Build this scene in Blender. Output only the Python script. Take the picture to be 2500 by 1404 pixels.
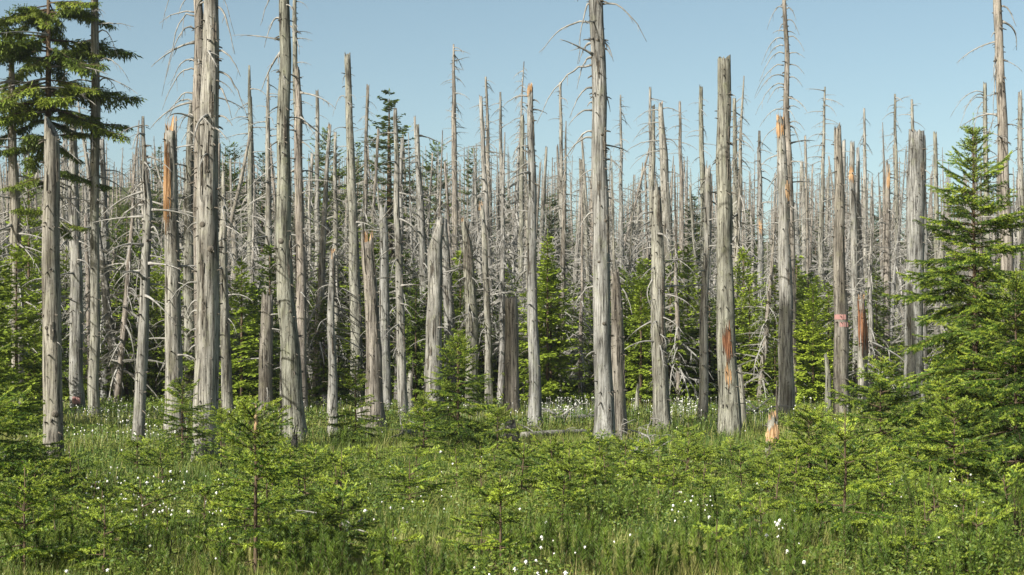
import bpy, math, random
import numpy as np
from mathutils import Vector, Matrix, Quaternion, noise

sc = bpy.context.scene
for o in list(bpy.data.objects):
    bpy.data.objects.remove(o)
COL = sc.collection

# ------------------------------------------------------------------ camera
LENS, CAM_H, HORIZON = 55.0, 2.2, 830.0        # photograph is 2500 x 1404
F = 2500 * LENS / 36.0
cam = bpy.data.cameras.new('camera')
cam.lens = LENS
cam.sensor_width = 36.0
cam.shift_y = (HORIZON - 702.0) / 2500.0
cam.clip_start, cam.clip_end = 0.1, 9000
cam_o = bpy.data.objects.new('camera', cam)
COL.objects.link(cam_o)
cam_o.location = (0, 0, CAM_H)
cam_o.rotation_euler = (math.radians(90), 0, 0)
sc.camera = cam_o

# ------------------------------------------------------------------ sky, sun, exposure
SUN_AZ, SUN_EL = math.radians(42), math.radians(31)     # behind the camera, to the left
SUN = Vector((-math.sin(SUN_AZ) * math.cos(SUN_EL), -math.cos(SUN_AZ) * math.cos(SUN_EL), math.sin(SUN_EL)))
world = bpy.data.worlds.new('World')
sc.world = world
world.use_nodes = True
wn = world.node_tree.nodes
wl = world.node_tree.links
bg = wn['Background']
sky = wn.new('ShaderNodeTexSky')
sky.sky_type = 'NISHITA'
sky.sun_disc = False
sky.sun_elevation = SUN_EL
sky.sun_rotation = math.radians(180 + 42)
sky.altitude = 900
sky.air_density = 0.8
sky.dust_density = 3.2
sky.ozone_density = 3.0
tint = wn.new('ShaderNodeMix'); tint.data_type = 'RGBA'; tint.blend_type = 'MULTIPLY'
tint.inputs[0].default_value = 1.0
tint.inputs[7].default_value = (1.40, 1.27, 0.93, 1)          # hazy summer air, a little milkier than the clear model
wl.new(sky.outputs[0], tint.inputs[6])
wl.new(tint.outputs[2], bg.inputs[0])
bg.inputs[1].default_value = 0.09
sun = bpy.data.lights.new('sun', 'SUN')
sun.energy = 5.0
sun.angle = math.radians(0.55)
sun.color = (1.0, 0.965, 0.895)
sun_o = bpy.data.objects.new('sun', sun)
COL.objects.link(sun_o)
sun_o.location = (-30, -60, 60)
sun_o.rotation_euler = (-SUN).to_track_quat('-Z', 'Y').to_euler()
sc.view_settings.view_transform = 'Standard'
sc.view_settings.look = 'None'
sc.view_settings.gamma = 1
sc.view_settings.exposure = 0.7
sc.cycles.max_bounces = 6
sc.cycles.transparent_max_bounces = 6

# ------------------------------------------------------------------ terrain function and pixel helpers
def sstep(t):
    t = min(1.0, max(0.0, t))
    return t * t * (3 - 2 * t)

def hg(X, Y):
    """height of the ground: a flat bog that climbs to wooded slopes behind"""
    if Y < 50: b = 0.0
    elif Y < 150: b = 0.0006 * (Y - 50) ** 2
    elif Y < 250: b = 6 + 0.12 * (Y - 150)
    else: b = 18 + 5 * sstep((Y - 250) / 120.0)
    u = X / max(Y, 1.0)
    b *= 1 + 0.5 * sstep((-u - 0.03) / 0.24) * sstep((Y - 60) / 120)
    n = noise.noise((X * 0.16, Y * 0.16, 3.1)) * 0.10 + noise.noise((X * 0.5, Y * 0.5, 8.0)) * 0.045
    return b + n

def depth_of(px, yb, lift=0.15):
    lo, hi = 6.0, 118.0
    for _ in range(50):
        m = 0.5 * (lo + hi)
        X = (px - 1250) * m / F
        y = HORIZON - F * (hg(X, m) + lift - CAM_H) / m
        if y > yb: lo = m
        else: hi = m
    return 0.5 * (lo + hi)

def ground_at(px, yb, lift=0.15):
    Y = depth_of(px, yb, lift)
    X = (px - 1250) * Y / F
    return Vector((X, Y, hg(X, Y))), F / Y

# ------------------------------------------------------------------ materials
def new_mat(name):
    m = bpy.data.materials.new(name)
    m.use_nodes = True
    nt = m.node_tree
    return m, nt, nt.nodes['Principled BSDF']

def N(nt, kind, **kw):
    n = nt.nodes.new(kind)
    for k, v in kw.items():
        if k in n.inputs: n.inputs[k].default_value = v
        else: setattr(n, k, v)
    return n

def ramp(nt, fac, stops):
    r = nt.nodes.new('ShaderNodeValToRGB')
    cr = r.color_ramp
    while len(cr.elements) > 1: cr.elements.remove(cr.elements[-1])
    cr.elements[0].position, cr.elements[0].color = stops[0][0], (*stops[0][1], 1)
    for p, c in stops[1:]:
        e = cr.elements.new(p); e.color = (*c, 1)
    nt.links.new(fac, r.inputs[0])
    return r.outputs[0]

def mix(nt, fac, a, b, kind='MIX'):
    m = nt.nodes.new('ShaderNodeMix'); m.data_type = 'RGBA'; m.blend_type = kind
    for s, v in ((0, fac), (6, a), (7, b)):
        if isinstance(v, (int, float)): m.inputs[s].default_value = v
        elif isinstance(v, tuple): m.inputs[s].default_value = (*v, 1)
        else: nt.links.new(v, m.inputs[s])
    return m.outputs[2]

def scaled_noise(nt, scale, nscale, detail=4, rough=0.6, offset_by_object=True):
    tc = N(nt, 'ShaderNodeTexCoord')
    mp = N(nt, 'ShaderNodeMapping'); mp.inputs['Scale'].default_value = scale
    nt.links.new(tc.outputs['Object'], mp.inputs[0])
    v = mp.outputs[0]
    if offset_by_object:
        oi = N(nt, 'ShaderNodeObjectInfo')
        mu = N(nt, 'ShaderNodeMath', operation='MULTIPLY'); mu.inputs[1].default_value = 57.0
        nt.links.new(oi.outputs['Random'], mu.inputs[0])
        va = N(nt, 'ShaderNodeVectorMath', operation='ADD')
        nt.links.new(v, va.inputs[0]); nt.links.new(mu.outputs[0], va.inputs[1]); v = va.outputs[0]
    n = N(nt, 'ShaderNodeTexNoise'); n.inputs['Scale'].default_value = nscale
    n.inputs['Detail'].default_value = detail; n.inputs['Roughness'].default_value = rough
    nt.links.new(v, n.inputs['Vector'])
    return n.outputs[0]

def wood_mat(name, pale, mid, dark, lichen=0.35, bark=0.3, varia=0.5):
    """weathered standing timber: long grain streaks, drying cracks, lichen, left-over bark"""
    m, nt, p = new_mat(name)
    broad = scaled_noise(nt, (1, 1, 0.22), 3.2, 4)
    streak = scaled_noise(nt, (1, 1, 0.045), 26, 5, 0.65)
    fine = scaled_noise(nt, (1, 1, 0.03), 75, 3, 0.6)
    blot = scaled_noise(nt, (1, 1, 0.6), 5.5, 6, 0.7)
    spots = scaled_noise(nt, (1, 1, 0.8), 22, 3, 0.5)
    base = ramp(nt, streak, [(0.37, dark), (0.46, mid), (0.60, pale)])
    tone = ramp(nt, broad, [(0.34, (0.48, 0.46, 0.43)), (0.47, (0.92, 0.92, 0.92)), (0.66, (1.25, 1.24, 1.22))])
    c = mix(nt, 1.0, base, tone, 'MULTIPLY')
    crack = ramp(nt, fine, [(0.36, (0.22, 0.2, 0.18)), (0.44, (1, 1, 1))])
    c = mix(nt, 0.9, c, crack, 'MULTIPLY')
    lf = ramp(nt, blot, [(0.52, (0, 0, 0)), (0.68, (lichen, lichen, lichen))])
    c = mix(nt, lf, c, (0.255, 0.265, 0.165))
    bf = ramp(nt, blot, [(0.30, (bark, bark, bark)), (0.40, (0, 0, 0))])
    c = mix(nt, bf, c, (0.155, 0.125, 0.095))
    sp = ramp(nt, spots, [(0.30, (0.24, 0.21, 0.18)), (0.37, (1, 1, 1))])
    c = mix(nt, 0.8, c, sp, 'MULTIPLY')
    oi = N(nt, 'ShaderNodeObjectInfo')
    ov = ramp(nt, oi.outputs['Random'], [(0, (0.70, 0.66, 0.60)), (0.2, (0.93, 0.85, 0.80)), (0.4, (0.80, 0.82, 0.72)), (0.6, (1, 0.98, 0.93)), (0.8, (0.86, 0.88, 0.90)), (1, (1.06, 1.04, 1.0))])
    c = mix(nt, 1.0, c, ov, 'MULTIPLY')
    nt.links.new(c, p.inputs['Base Color'])
    p.inputs['Roughness'].default_value = 0.85
    p.inputs['Specular IOR Level'].default_value = 0.2
    b = N(nt, 'ShaderNodeBump'); b.inputs['Strength'].default_value = 1.0; b.inputs['Distance'].default_value = 0.035
    hm = mix(nt, 0.5, streak, fine); hm2 = mix(nt, 0.35, hm, blot)
    nt.links.new(hm2, b.inputs['Height']); nt.links.new(b.outputs[0], p.inputs['Normal'])
    return m

def simple_mat(name, stops, scale=(1, 1, 1), nscale=20, rough=0.8, bump=0.3, sss=None):
    m, nt, p = new_mat(name)
    n = scaled_noise(nt, scale, nscale, 4)
    c = ramp(nt, n, stops)
    nt.links.new(c, p.inputs['Base Color'])
    p.inputs['Roughness'].default_value = rough
    p.inputs['Specular IOR Level'].default_value = 0.25
    if bump:
        b = N(nt, 'ShaderNodeBump'); b.inputs['Strength'].default_value = bump; b.inputs['Distance'].default_value = 0.015
        nt.links.new(n, b.inputs['Height']); nt.links.new(b.outputs[0], p.inputs['Normal'])
    return m

def leaf_mat(name, a, b, c, translucent=0.25, nscale=1.3, rough=0.5, spec=0.35, attr=None, objvar=0.42):
    m, nt, p = new_mat(name)
    if attr:
        at = N(nt, 'ShaderNodeAttribute', attribute_name=attr)
        f = at.outputs['Fac']
    else:
        f = scaled_noise(nt, (1, 1, 1), nscale, 3)
    col = ramp(nt, f, [(0.25, a), (0.5, b), (0.78, c)] if not attr else [(0.0, a), (0.5, b), (1.0, c)])
    if objvar:
        oi = N(nt, 'ShaderNodeObjectInfo')
        v = ramp(nt, oi.outputs['Random'], [(0, (1 - objvar, 1 - objvar * 0.9, 1 - objvar)), (1, (1 + objvar, 1 + objvar * 0.8, 1))])
        col = mix(nt, 1.0, col, v, 'MULTIPLY')
    nt.links.new(col, p.inputs['Base Color'])
    p.inputs['Roughness'].default_value = rough
    p.inputs['Specular IOR Level'].default_value = spec
    if translucent:
        t = N(nt, 'ShaderNodeBsdfTranslucent')
        nt.links.new(col, t.inputs[0])
        mx = N(nt, 'ShaderNodeMixShader'); mx.inputs[0].default_value = translucent
        nt.links.new(p.outputs[0], mx.inputs[1]); nt.links.new(t.outputs[0], mx.inputs[2])
        nt.links.new(mx.outputs[0], nt.nodes['Material Output'].inputs[0])
    return m

M = {}
M['wood'] = wood_mat('weathered_wood', (0.35, 0.342, 0.316), (0.208, 0.2, 0.181), (0.047, 0.044, 0.039))
M['wood_far'] = wood_mat('weathered_wood_distant', (0.35, 0.336, 0.31), (0.215, 0.204, 0.186), (0.07, 0.065, 0.058), 0.2, 0.3, 0.9)
M['fresh'] = simple_mat('fresh_split_wood', [(0.3, (0.20, 0.11, 0.05)), (0.5, (0.42, 0.26, 0.13)), (0.75, (0.56, 0.42, 0.27))], (1, 1, 0.08), 30, 0.8, 0.6)
M['rust'] = simple_mat('rotten_red_wood', [(0.3, (0.08, 0.034, 0.018)), (0.5, (0.21, 0.092, 0.045)), (0.75, (0.33, 0.18, 0.10))], (1, 1, 0.1), 26, 0.9, 0.7)
M['branch'] = simple_mat('bleached_branch_wood', [(0.3, (0.13, 0.123, 0.109)), (0.5, (0.25, 0.24, 0.216)), (0.75, (0.40, 0.386, 0.354))], (1, 1, 1), 7, 0.85, 0.2)
M['bark'] = simple_mat('peeling_bark', [(0.3, (0.045, 0.038, 0.03)), (0.5, (0.11, 0.096, 0.076)), (0.75, (0.20, 0.182, 0.148))], (1, 1, 0.5), 24, 0.95, 0.8)
M['livebark'] = simple_mat('spruce_bark', [(0.3, (0.045, 0.033, 0.022)), (0.5, (0.10, 0.07, 0.043)), (0.75, (0.17, 0.125, 0.08))], (1, 1, 0.5), 26, 0.95, 0.7)
M['paint'] = simple_mat('faded_red_paint', [(0.35, (0.26, 0.21, 0.18)), (0.5, (0.33, 0.15, 0.135)), (0.7, (0.34, 0.24, 0.21))], (1, 1, 0.4), 30, 0.7, 0.2)
M['needle'] = leaf_mat('spruce_needles', (0.03, 0.07, 0.011), (0.066, 0.128, 0.018), (0.115, 0.185, 0.028), 0.12)
M['needle_new'] = leaf_mat('spruce_new_shoots', (0.17, 0.255, 0.034), (0.25, 0.335, 0.046), (0.34, 0.41, 0.066), 0.15)
M['needle_far'] = leaf_mat('spruce_needles_distant', (0.09, 0.145, 0.02), (0.165, 0.23, 0.031), (0.27, 0.325, 0.048), 0.16, 0.9)
M['needle_dark'] = leaf_mat('old_spruce_needles', (0.05, 0.08, 0.018), (0.085, 0.12, 0.024), (0.14, 0.175, 0.034), 0.2, 0.9)
M['pine'] = leaf_mat('pine_needles', (0.045, 0.095, 0.017), (0.105, 0.17, 0.028), (0.2, 0.265, 0.048), 0.15, 2.0)
M['grass'] = leaf_mat('bog_grass', (0.068, 0.13, 0.018), (0.175, 0.22, 0.034), (0.38, 0.34, 0.125), 0.22, attr='tint', objvar=0, rough=0.55)
M['leafy'] = leaf_mat('bilberry_leaves', (0.045, 0.09, 0.015), (0.10, 0.16, 0.024), (0.21, 0.245, 0.04), 0.2, attr='tint', objvar=0)
M['cotton'] = simple_mat('cottongrass_fluff', [(0.3, (0.78, 0.77, 0.72)), (0.7, (0.86, 0.85, 0.81))], (1, 1, 1), 30, 1.0, 0)
M['stem'] = leaf_mat('cottongrass_stem', (0.09, 0.12, 0.03), (0.13, 0.16, 0.04), (0.18, 0.19, 0.06), 0.1)
M['ground'] = simple_mat('bog_soil', [(0.3, (0.045, 0.058, 0.016)), (0.5, (0.075, 0.085, 0.022)), (0.7, (0.105, 0.098, 0.035))], (1, 1, 1), 0.8, 1.0, 0.5)

# ------------------------------------------------------------------ mesh helpers
class MB:
    def __init__(s): s.v = []; s.f = []; s.m = []
    def face(s, idx, m=0): s.f.append(idx); s.m.append(m)
    def tri(s, a, b, c, m=0):
        k = len(s.v); s.v += [a, b, c]; s.f.append((k, k + 1, k + 2)); s.m.append(m)
    def quad(s, a, b, c, d, m=0):
        k = len(s.v); s.v += [a, b, c, d]; s.f.append((k, k + 1, k + 2, k + 3)); s.m.append(m)
    def tube(s, pts, rad, sides=5, m=0, cap=True):
        pts = [Vector(p) for p in pts]
        k0 = len(s.v); n = len(pts)
        up = Vector((0.13, 0.21, 0.97))
        for i, p in enumerate(pts):
            t = (pts[min(i + 1, n - 1)] - pts[max(i - 1, 0)])
            if t.length < 1e-9: t = Vector((0, 0, 1))
            t.normalize()
            a = t.cross(up)
            if a.length < 0.05: a = t.cross(Vector((1, 0, 0)))
            a.normalize(); b = t.cross(a)
            for j in range(sides):
                q = 2 * math.pi * j / sides
                s.v.append(tuple(p + (a * math.cos(q) + b * math.sin(q)) * rad[i]))
        for i in range(n - 1):
            for j in range(sides):
                a0 = k0 + i * sides + j; a1 = k0 + i * sides + (j + 1) % sides
                s.f.append((a0, a1, a1 + sides, a0 + sides)); s.m.append(m)
        if cap:
            s.f.append(tuple(k0 + (n - 1) * sides + j for j in range(sides))); s.m.append(m)
            s.f.append(tuple(k0 + j for j in reversed(range(sides)))); s.m.append(m)
    def add(s, other, mat4, moff=0):
        k = len(s.v)
        s.v += [tuple(mat4 @ Vector(p)) for p in other.v]
        s.f += [tuple(i + k for i in f) for f in other.f]
        s.m += [x + moff for x in other.m]
    def mesh(s, name, mats, smooth=False):
        me = bpy.data.meshes.new(name)
        me.from_pydata(s.v, [], s.f)
        for m in (mats if isinstance(mats, (list, tuple)) else [mats]): me.materials.append(m)
        if any(s.m): me.polygons.foreach_set('material_index', s.m)
        if smooth: me.polygons.foreach_set('use_smooth', [True] * len(s.f))
        me.update()
        return me

def fast_mesh(name, V, Fa, mats, midx=None, attr=None, smooth=False):
    """V (n,3) array, Fa (m,3) array of triangles"""
    me = bpy.data.meshes.new(name)
    me.vertices.add(len(V)); me.vertices.foreach_set('co', np.asarray(V, np.float32).ravel())
    m = len(Fa)
    me.loops.add(m * 3); me.loops.foreach_set('vertex_index', np.asarray(Fa, np.int32).ravel())
    me.polygons.add(m)
    me.polygons.foreach_set('loop_start', np.arange(0, m * 3, 3, dtype=np.int32))
    for x in mats: me.materials.append(x)
    if midx is not None: me.polygons.foreach_set('material_index', np.asarray(midx, np.int32))
    if attr is not None:
        a = me.attributes.new('tint', 'FLOAT', 'POINT')
        a.data.foreach_set('value', np.asarray(attr, np.float32))
    if smooth: me.polygons.foreach_set('use_smooth', np.ones(m, dtype=bool))
    me.update(calc_edges=True)
    return me

def obj(name, data, parent=None, loc=None, rot=None, scale=None):
    o = bpy.data.objects.new(name, data)
    COL.objects.link(o)
    if parent is not None: o.parent = parent
    if loc is not None: o.location = loc
    if rot is not None: o.rotation_euler = rot
    if scale is not None: o.scale = scale if not isinstance(scale, (int, float)) else (scale,) * 3
    return o

def tag(o, label=None, cat=None, group=None, kind=None):
    if label: o['label'] = label
    if cat: o['category'] = cat
    if group: o['group'] = group
    if kind: o['kind'] = kind
    return o

def empty(name, loc, rz=0.0):
    o = obj(name, None, None, loc, (0, 0, rz))
    o.empty_display_size = 0.3
    return o

# ------------------------------------------------------------------ the setting: one ground sheet to the horizon
def build_ground():
    ys = [-40, -20, -8, 0]
    y = 4.0
    while y < 80: ys.append(y); y += 0.8
    while y < 420: ys.append(y); y *= 1.04
    while y < 6000: ys.append(y); y *= 1.25
    us = np.linspace(-0.62, 0.62, 70)
    V = []; Fc = []
    for y in ys:
        w = max(abs(y), 12.0)
        for u in us:
            X = u * w * (1.0 if y < 500 else 1.4)
            V.append((X, y, hg(X, y) if y < 420 else hg(u * w, 420) - (y - 420) * 0.02))
    n = len(us)
    for i in range(len(ys) - 1):
        for j in range(n - 1):
            a = i * n + j
            Fc.append((a, a + 1, a + n + 1)); Fc.append((a, a + n + 1, a + n))
    me = fast_mesh('ground', np.array(V), np.array(Fc), [M['ground']], smooth=True)
    tag(obj('ground', me), 'mossy green bog ground rising to wooded slopes', None, None, 'structure')
build_ground()

# ================================================================== dead trees
def trunk_mb(pts, seed, top='snap', sides=20, flare=0.35, rough=1.0, step=0.16):
    """pts: list of (x, y, z, r) in the tree's own space, from below the ground up"""
    rnd = random.Random(seed)
    zs = [p[2] for p in pts]
    z0, z1 = zs[0], zs[-1]
    n = max(6, int((z1 - z0) / step))
    mb = MB()
    so = seed * 7.13
    def at(z):
        for i in range(len(pts) - 1):
            if z <= pts[i + 1][2] or i == len(pts) - 2:
                t = (z - pts[i][2]) / max(1e-6, pts[i + 1][2] - pts[i][2])
                return [pts[i][k] * (1 - t) + pts[i + 1][k] * t for k in range(4)]
    jag = {'snap': 1.0, 'fresh': 1.3, 'flat': 0.4, 'slant': 0.3, 'point': 0.2}[top]
    rtop = pts[-1][3]
    rings = n + 1
    def wfac(q, z):
        cx, cy = math.cos(q), math.sin(q)
        w = 1 + rough * (0.08 * noise.noise((cx * 1.3 + so, cy * 1.3, z * 0.5)) + 0.085 * noise.noise((cx * 3.2 + so, cy * 3.2, z * 0.8)) + 0.06 * noise.noise((cx * 6 + so, cy * 6, z * 2.2)))
        return w + flare * math.exp(-max(z, -0.1) / 0.42) * (0.55 + 0.9 * noise.noise((cx * 1.6 + so, cy * 1.6, 4.0)))
    def surf(q, z, off=0.0):
        x, y, _, r = at(z)
        x += 0.05 * noise.noise((so, z * 0.55, 1.0)) * min(1, z); y += 0.05 * noise.noise((so, z * 0.55, 9.0)) * min(1, z)
        R_ = r * wfac(q, z) + off
        return (x + R_ * math.cos(q), y + R_ * math.sin(q), z)
    at.surf = surf
    for i in range(rings):
        z = z0 + (z1 - z0) * i / n
        x, y, _, r = at(z)
        x += 0.05 * noise.noise((so, z * 0.55, 1.0)) * min(1, z); y += 0.05 * noise.noise((so, z * 0.55, 9.0)) * min(1, z)
        for j in range(sides):
            q = 2 * math.pi * j / sides
            cx, cy = math.cos(q), math.sin(q)
            w = wfac(q, z)
            zz = z
            if i == rings - 1:
                if top == 'slant': zz += rtop * (1.5 * -cx + 0.3 * cy)
                zz += jag * rtop * (0.3 + 2.2 * max(0, noise.noise((cx * 2.1 + so, cy * 2.1, 31.0))) + 1.6 * rnd.random() * (rnd.random() < 0.45))
                w *= 0.93 if top != 'flat' else 0.99
            mb.v.append((x + cx * r * w, y + cy * r * w, zz))
    for i in range(n):
        for j in range(sides):
            a = i * sides + j; b = i * sides + (j + 1) % sides
            mb.face((a, b, b + sides, a + sides), 0)
    # the broken heart wood of the top
    x, y, z, r = at(z1)
    k = len(mb.v); base = n * sides
    mi = 1
    for j in range(sides):
        q = 2 * math.pi * j / sides
        v = mb.v[base + j]
        mb.v.append((x + (v[0] - x) * 0.6, y + (v[1] - y) * 0.6, v[2] - jag * r * (0.2 + 0.9 * rnd.random()) - 0.01 + (0.02 if top == 'flat' else 0)))
    mb.v.append((x, y, z1 + (0.01 if top == 'flat' else -0.4 * r)))
    for j in range(sides):
        j2 = (j + 1) % sides
        mb.face((base + j, base + j2, k + j2, k + j), mi)
        mb.face((k + j, k + j2, k + sides), mi)
    if top in ('snap', 'fresh'):
        for s in range(5 if top == 'snap' else 9):
            q = rnd.uniform(0, 6.28); rr = r * rnd.uniform(0.3, 0.9)
            px, py = x + rr * math.cos(q), y + rr * math.sin(q)
            h = r * rnd.uniform(0.8, 3.4 if top == 'fresh' else 2.4); w = r * rnd.uniform(0.12, 0.3)
            k = len(mb.v)
            for d in range(3):
                mb.v.append((px + w * math.cos(q + d * 2.09), py + w * math.sin(q + d * 2.09), z1 - 1.6 * r))
            mb.v.append((px + rnd.uniform(-.3, .3) * w, py + rnd.uniform(-.3, .3) * w, z1 + h))
            for d in range(3): mb.face((k + d, k + (d + 1) % 3, k + 3), mi)
    return mb, at

def branch_mb(seed, twigs=5, droop=0.45, L=1.0, r=0.028, sides=5, segs=8):
    """a dead limb that leaves the trunk level and sags, with a few bare twigs"""
    rnd = random.Random(seed)
    mb = MB()
    p = Vector((0, 0, 0)); d = Vector((1, 0, rnd.uniform(-0.05, 0.25))).normalized()
    pts = [p.copy()]; rad = [r * 1.5]
    sw = rnd.uniform(-0.12, 0.12)
    for i in range(segs):
        d = (d + Vector((0, sw * rnd.uniform(0, 0.6) + rnd.uniform(-.06, .06), -droop * rnd.uniform(0.1, 0.32)))).normalized()
        p = p + d * (L / segs)
        pts.append(p.copy()); rad.append(r * (1 - 0.82 * (i + 1) / segs))
    mb.tube(pts, rad, sides)
    for k in range(twigs):
        i = rnd.randint(2, segs - 1)
        sd = rnd.choice((-1, 1))
        dd = ((pts[i + 1] - pts[i]).normalized() * 0.7 + Vector((0, sd * rnd.uniform(0.4, 1), rnd.uniform(-0.5, 0.15)))).normalized()
        l = L * rnd.uniform(0.12, 0.36) * (1.1 - 0.5 * i / segs)
        q = pts[i].copy(); tp = [q.copy()]; tr = [rad[i] * 0.6]
        for s in range(4):
            dd = (dd + Vector((rnd.uniform(-.1, .1), rnd.uniform(-.1, .1), -droop * 0.25))).normalized()
            q = q + dd * l / 4; tp.append(q.copy()); tr.append(rad[i] * 0.6 * (1 - 0.8 * (s + 1) / 4))
        mb.tube(tp, tr, 3, cap=False)
    return mb

BR = [branch_mb(100 + i, rnd_t, dr).mesh('branch', M['branch'], True) for i, (rnd_t, dr) in enumerate(
    [(5, .5), (7, .35), (4, .7), (8, .45), (3, .9), (6, .25), (9, .55), (2, .6), (5, .8), (10, .4), (4, .15), (7, .65)])]

def put_branch(parent, rnd, p, az, pitch, L, thick=1.0, pool=None):
    me = rnd.choice(pool or BR)
    thick *= min(1.0, (0.9 / max(L, .1)) ** 0.8)
    e = Matrix.Rotation(az, 3, 'Z') @ Matrix.Rotation(-pitch, 3, 'Y') @ Matrix.Rotation(rnd.uniform(-.5, .5), 3, 'X')
    return obj('branch', me, parent, p, e.to_euler(), (L, L * thick, L * thick) if thick != 1 else L)

def patch_mb(at, z0, z1, q0, q1, seed, n=16, depth=0.012, wavy=0.5):
    """long slivers of split wood that hug the trunk between two heights and two bearings"""
    rnd = random.Random(seed); mb = MB()
    for i in range(n):
        q = q0 + (q1 - q0) * (i + rnd.random()) / n
        edge = 1 - abs((i + 0.5) / n - 0.5) * 2
        a = z0 + (z1 - z0) * rnd.uniform(0, wavy) * (1.1 - edge * 0.7); b = z1 - (z1 - z0) * rnd.uniform(0, wavy) * (1.0 - edge * 0.6)
        if b - a < 0.06: continue
        hw = (q1 - q0) / n * rnd.uniform(0.5, 0.95)
        m = max(3, int((b - a) / 0.12))
        lift = rnd.uniform(0.2, 1.0) * depth
        prev = None
        for s in range(m + 1):
            z = a + (b - a) * s / m
            ww = hw * min(1, 2.2 * min(s + 0.15, m - s + 0.15) / m) * rnd.uniform(0.8, 1.15)
            e1 = 0.006 + lift * (0.5 + rnd.random())
            k = len(mb.v)
            mb.v += [at.surf(q - ww, z, .002), at.surf(q, z, e1), at.surf(q + ww, z, .002)]
            if prev is not None:
                mb.quad(mb.v[prev], mb.v[prev + 1], mb.v[k + 1], mb.v[k]); mb.quad(mb.v[prev + 1], mb.v[prev + 2], mb.v[k + 2], mb.v[k + 1])
            prev = k
    return mb

def band_mb(at, z0, z1, q0, q1, seed):
    rnd = random.Random(seed); mb = MB(); n = 22
    for i in range(n):
        for (za, zb) in ((z0, z1),):
            row = []
            for k in (i, i + 1):
                q = q0 + (q1 - q0) * k / n
                j = 0.25 * (zb - za) * noise.noise((k * 0.7, seed, 0))
                row.append((at.surf(q, za + j, .006), at.surf(q, zb + j * 1.4, .006)))
            mb.quad(row[0][0], row[1][0], row[1][1], row[0][1])
    return mb

def curve_branch(parent, start, end, arch, depth, r, seed, twigs=3):
    """a limb that arches out from the trunk and droops to a known end"""
    rnd = random.Random(seed); mb = MB()
    a = Vector(start); c = Vector(end) + Vector((0, depth, 0))
    mid = a.lerp(c, 0.5); b = Vector((mid.x, mid.y, max(a.z, mid.z) + arch))
    pts = []; rad = []
    n = 9
    for i in range(n + 1):
        t = i / n
        p = a * (1 - t) ** 2 + b * 2 * t * (1 - t) + c * t * t
        p += Vector((rnd.uniform(-1, 1), rnd.uniform(-1, 1), rnd.uniform(-1, 1))) * 0.012 * (c - a).length
        pts.append(p - a); rad.append(r * (1.35 - 1.1 * t))
    mb.tube(pts, rad, 5)
    for k in range(twigs):
        i = rnd.randint(3, n - 1)
        dd = ((pts[i + 1] - pts[i]).normalized() * 0.6 + Vector((rnd.uniform(-.5, .5), rnd.uniform(-.6, .6), rnd.uniform(-.9, .1)))).normalized()
        l = (c - a).length * rnd.uniform(0.1, 0.25)
        mb.tube([pts[i], pts[i] + dd * l * 0.5, pts[i] + dd * l + Vector((0, 0, -0.1 * l))], [rad[i] * .6, rad[i] * .45, rad[i] * .2], 3, cap=False)
    return obj('branch', mb.mesh('branch', M['branch'], True), parent, a)

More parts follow.
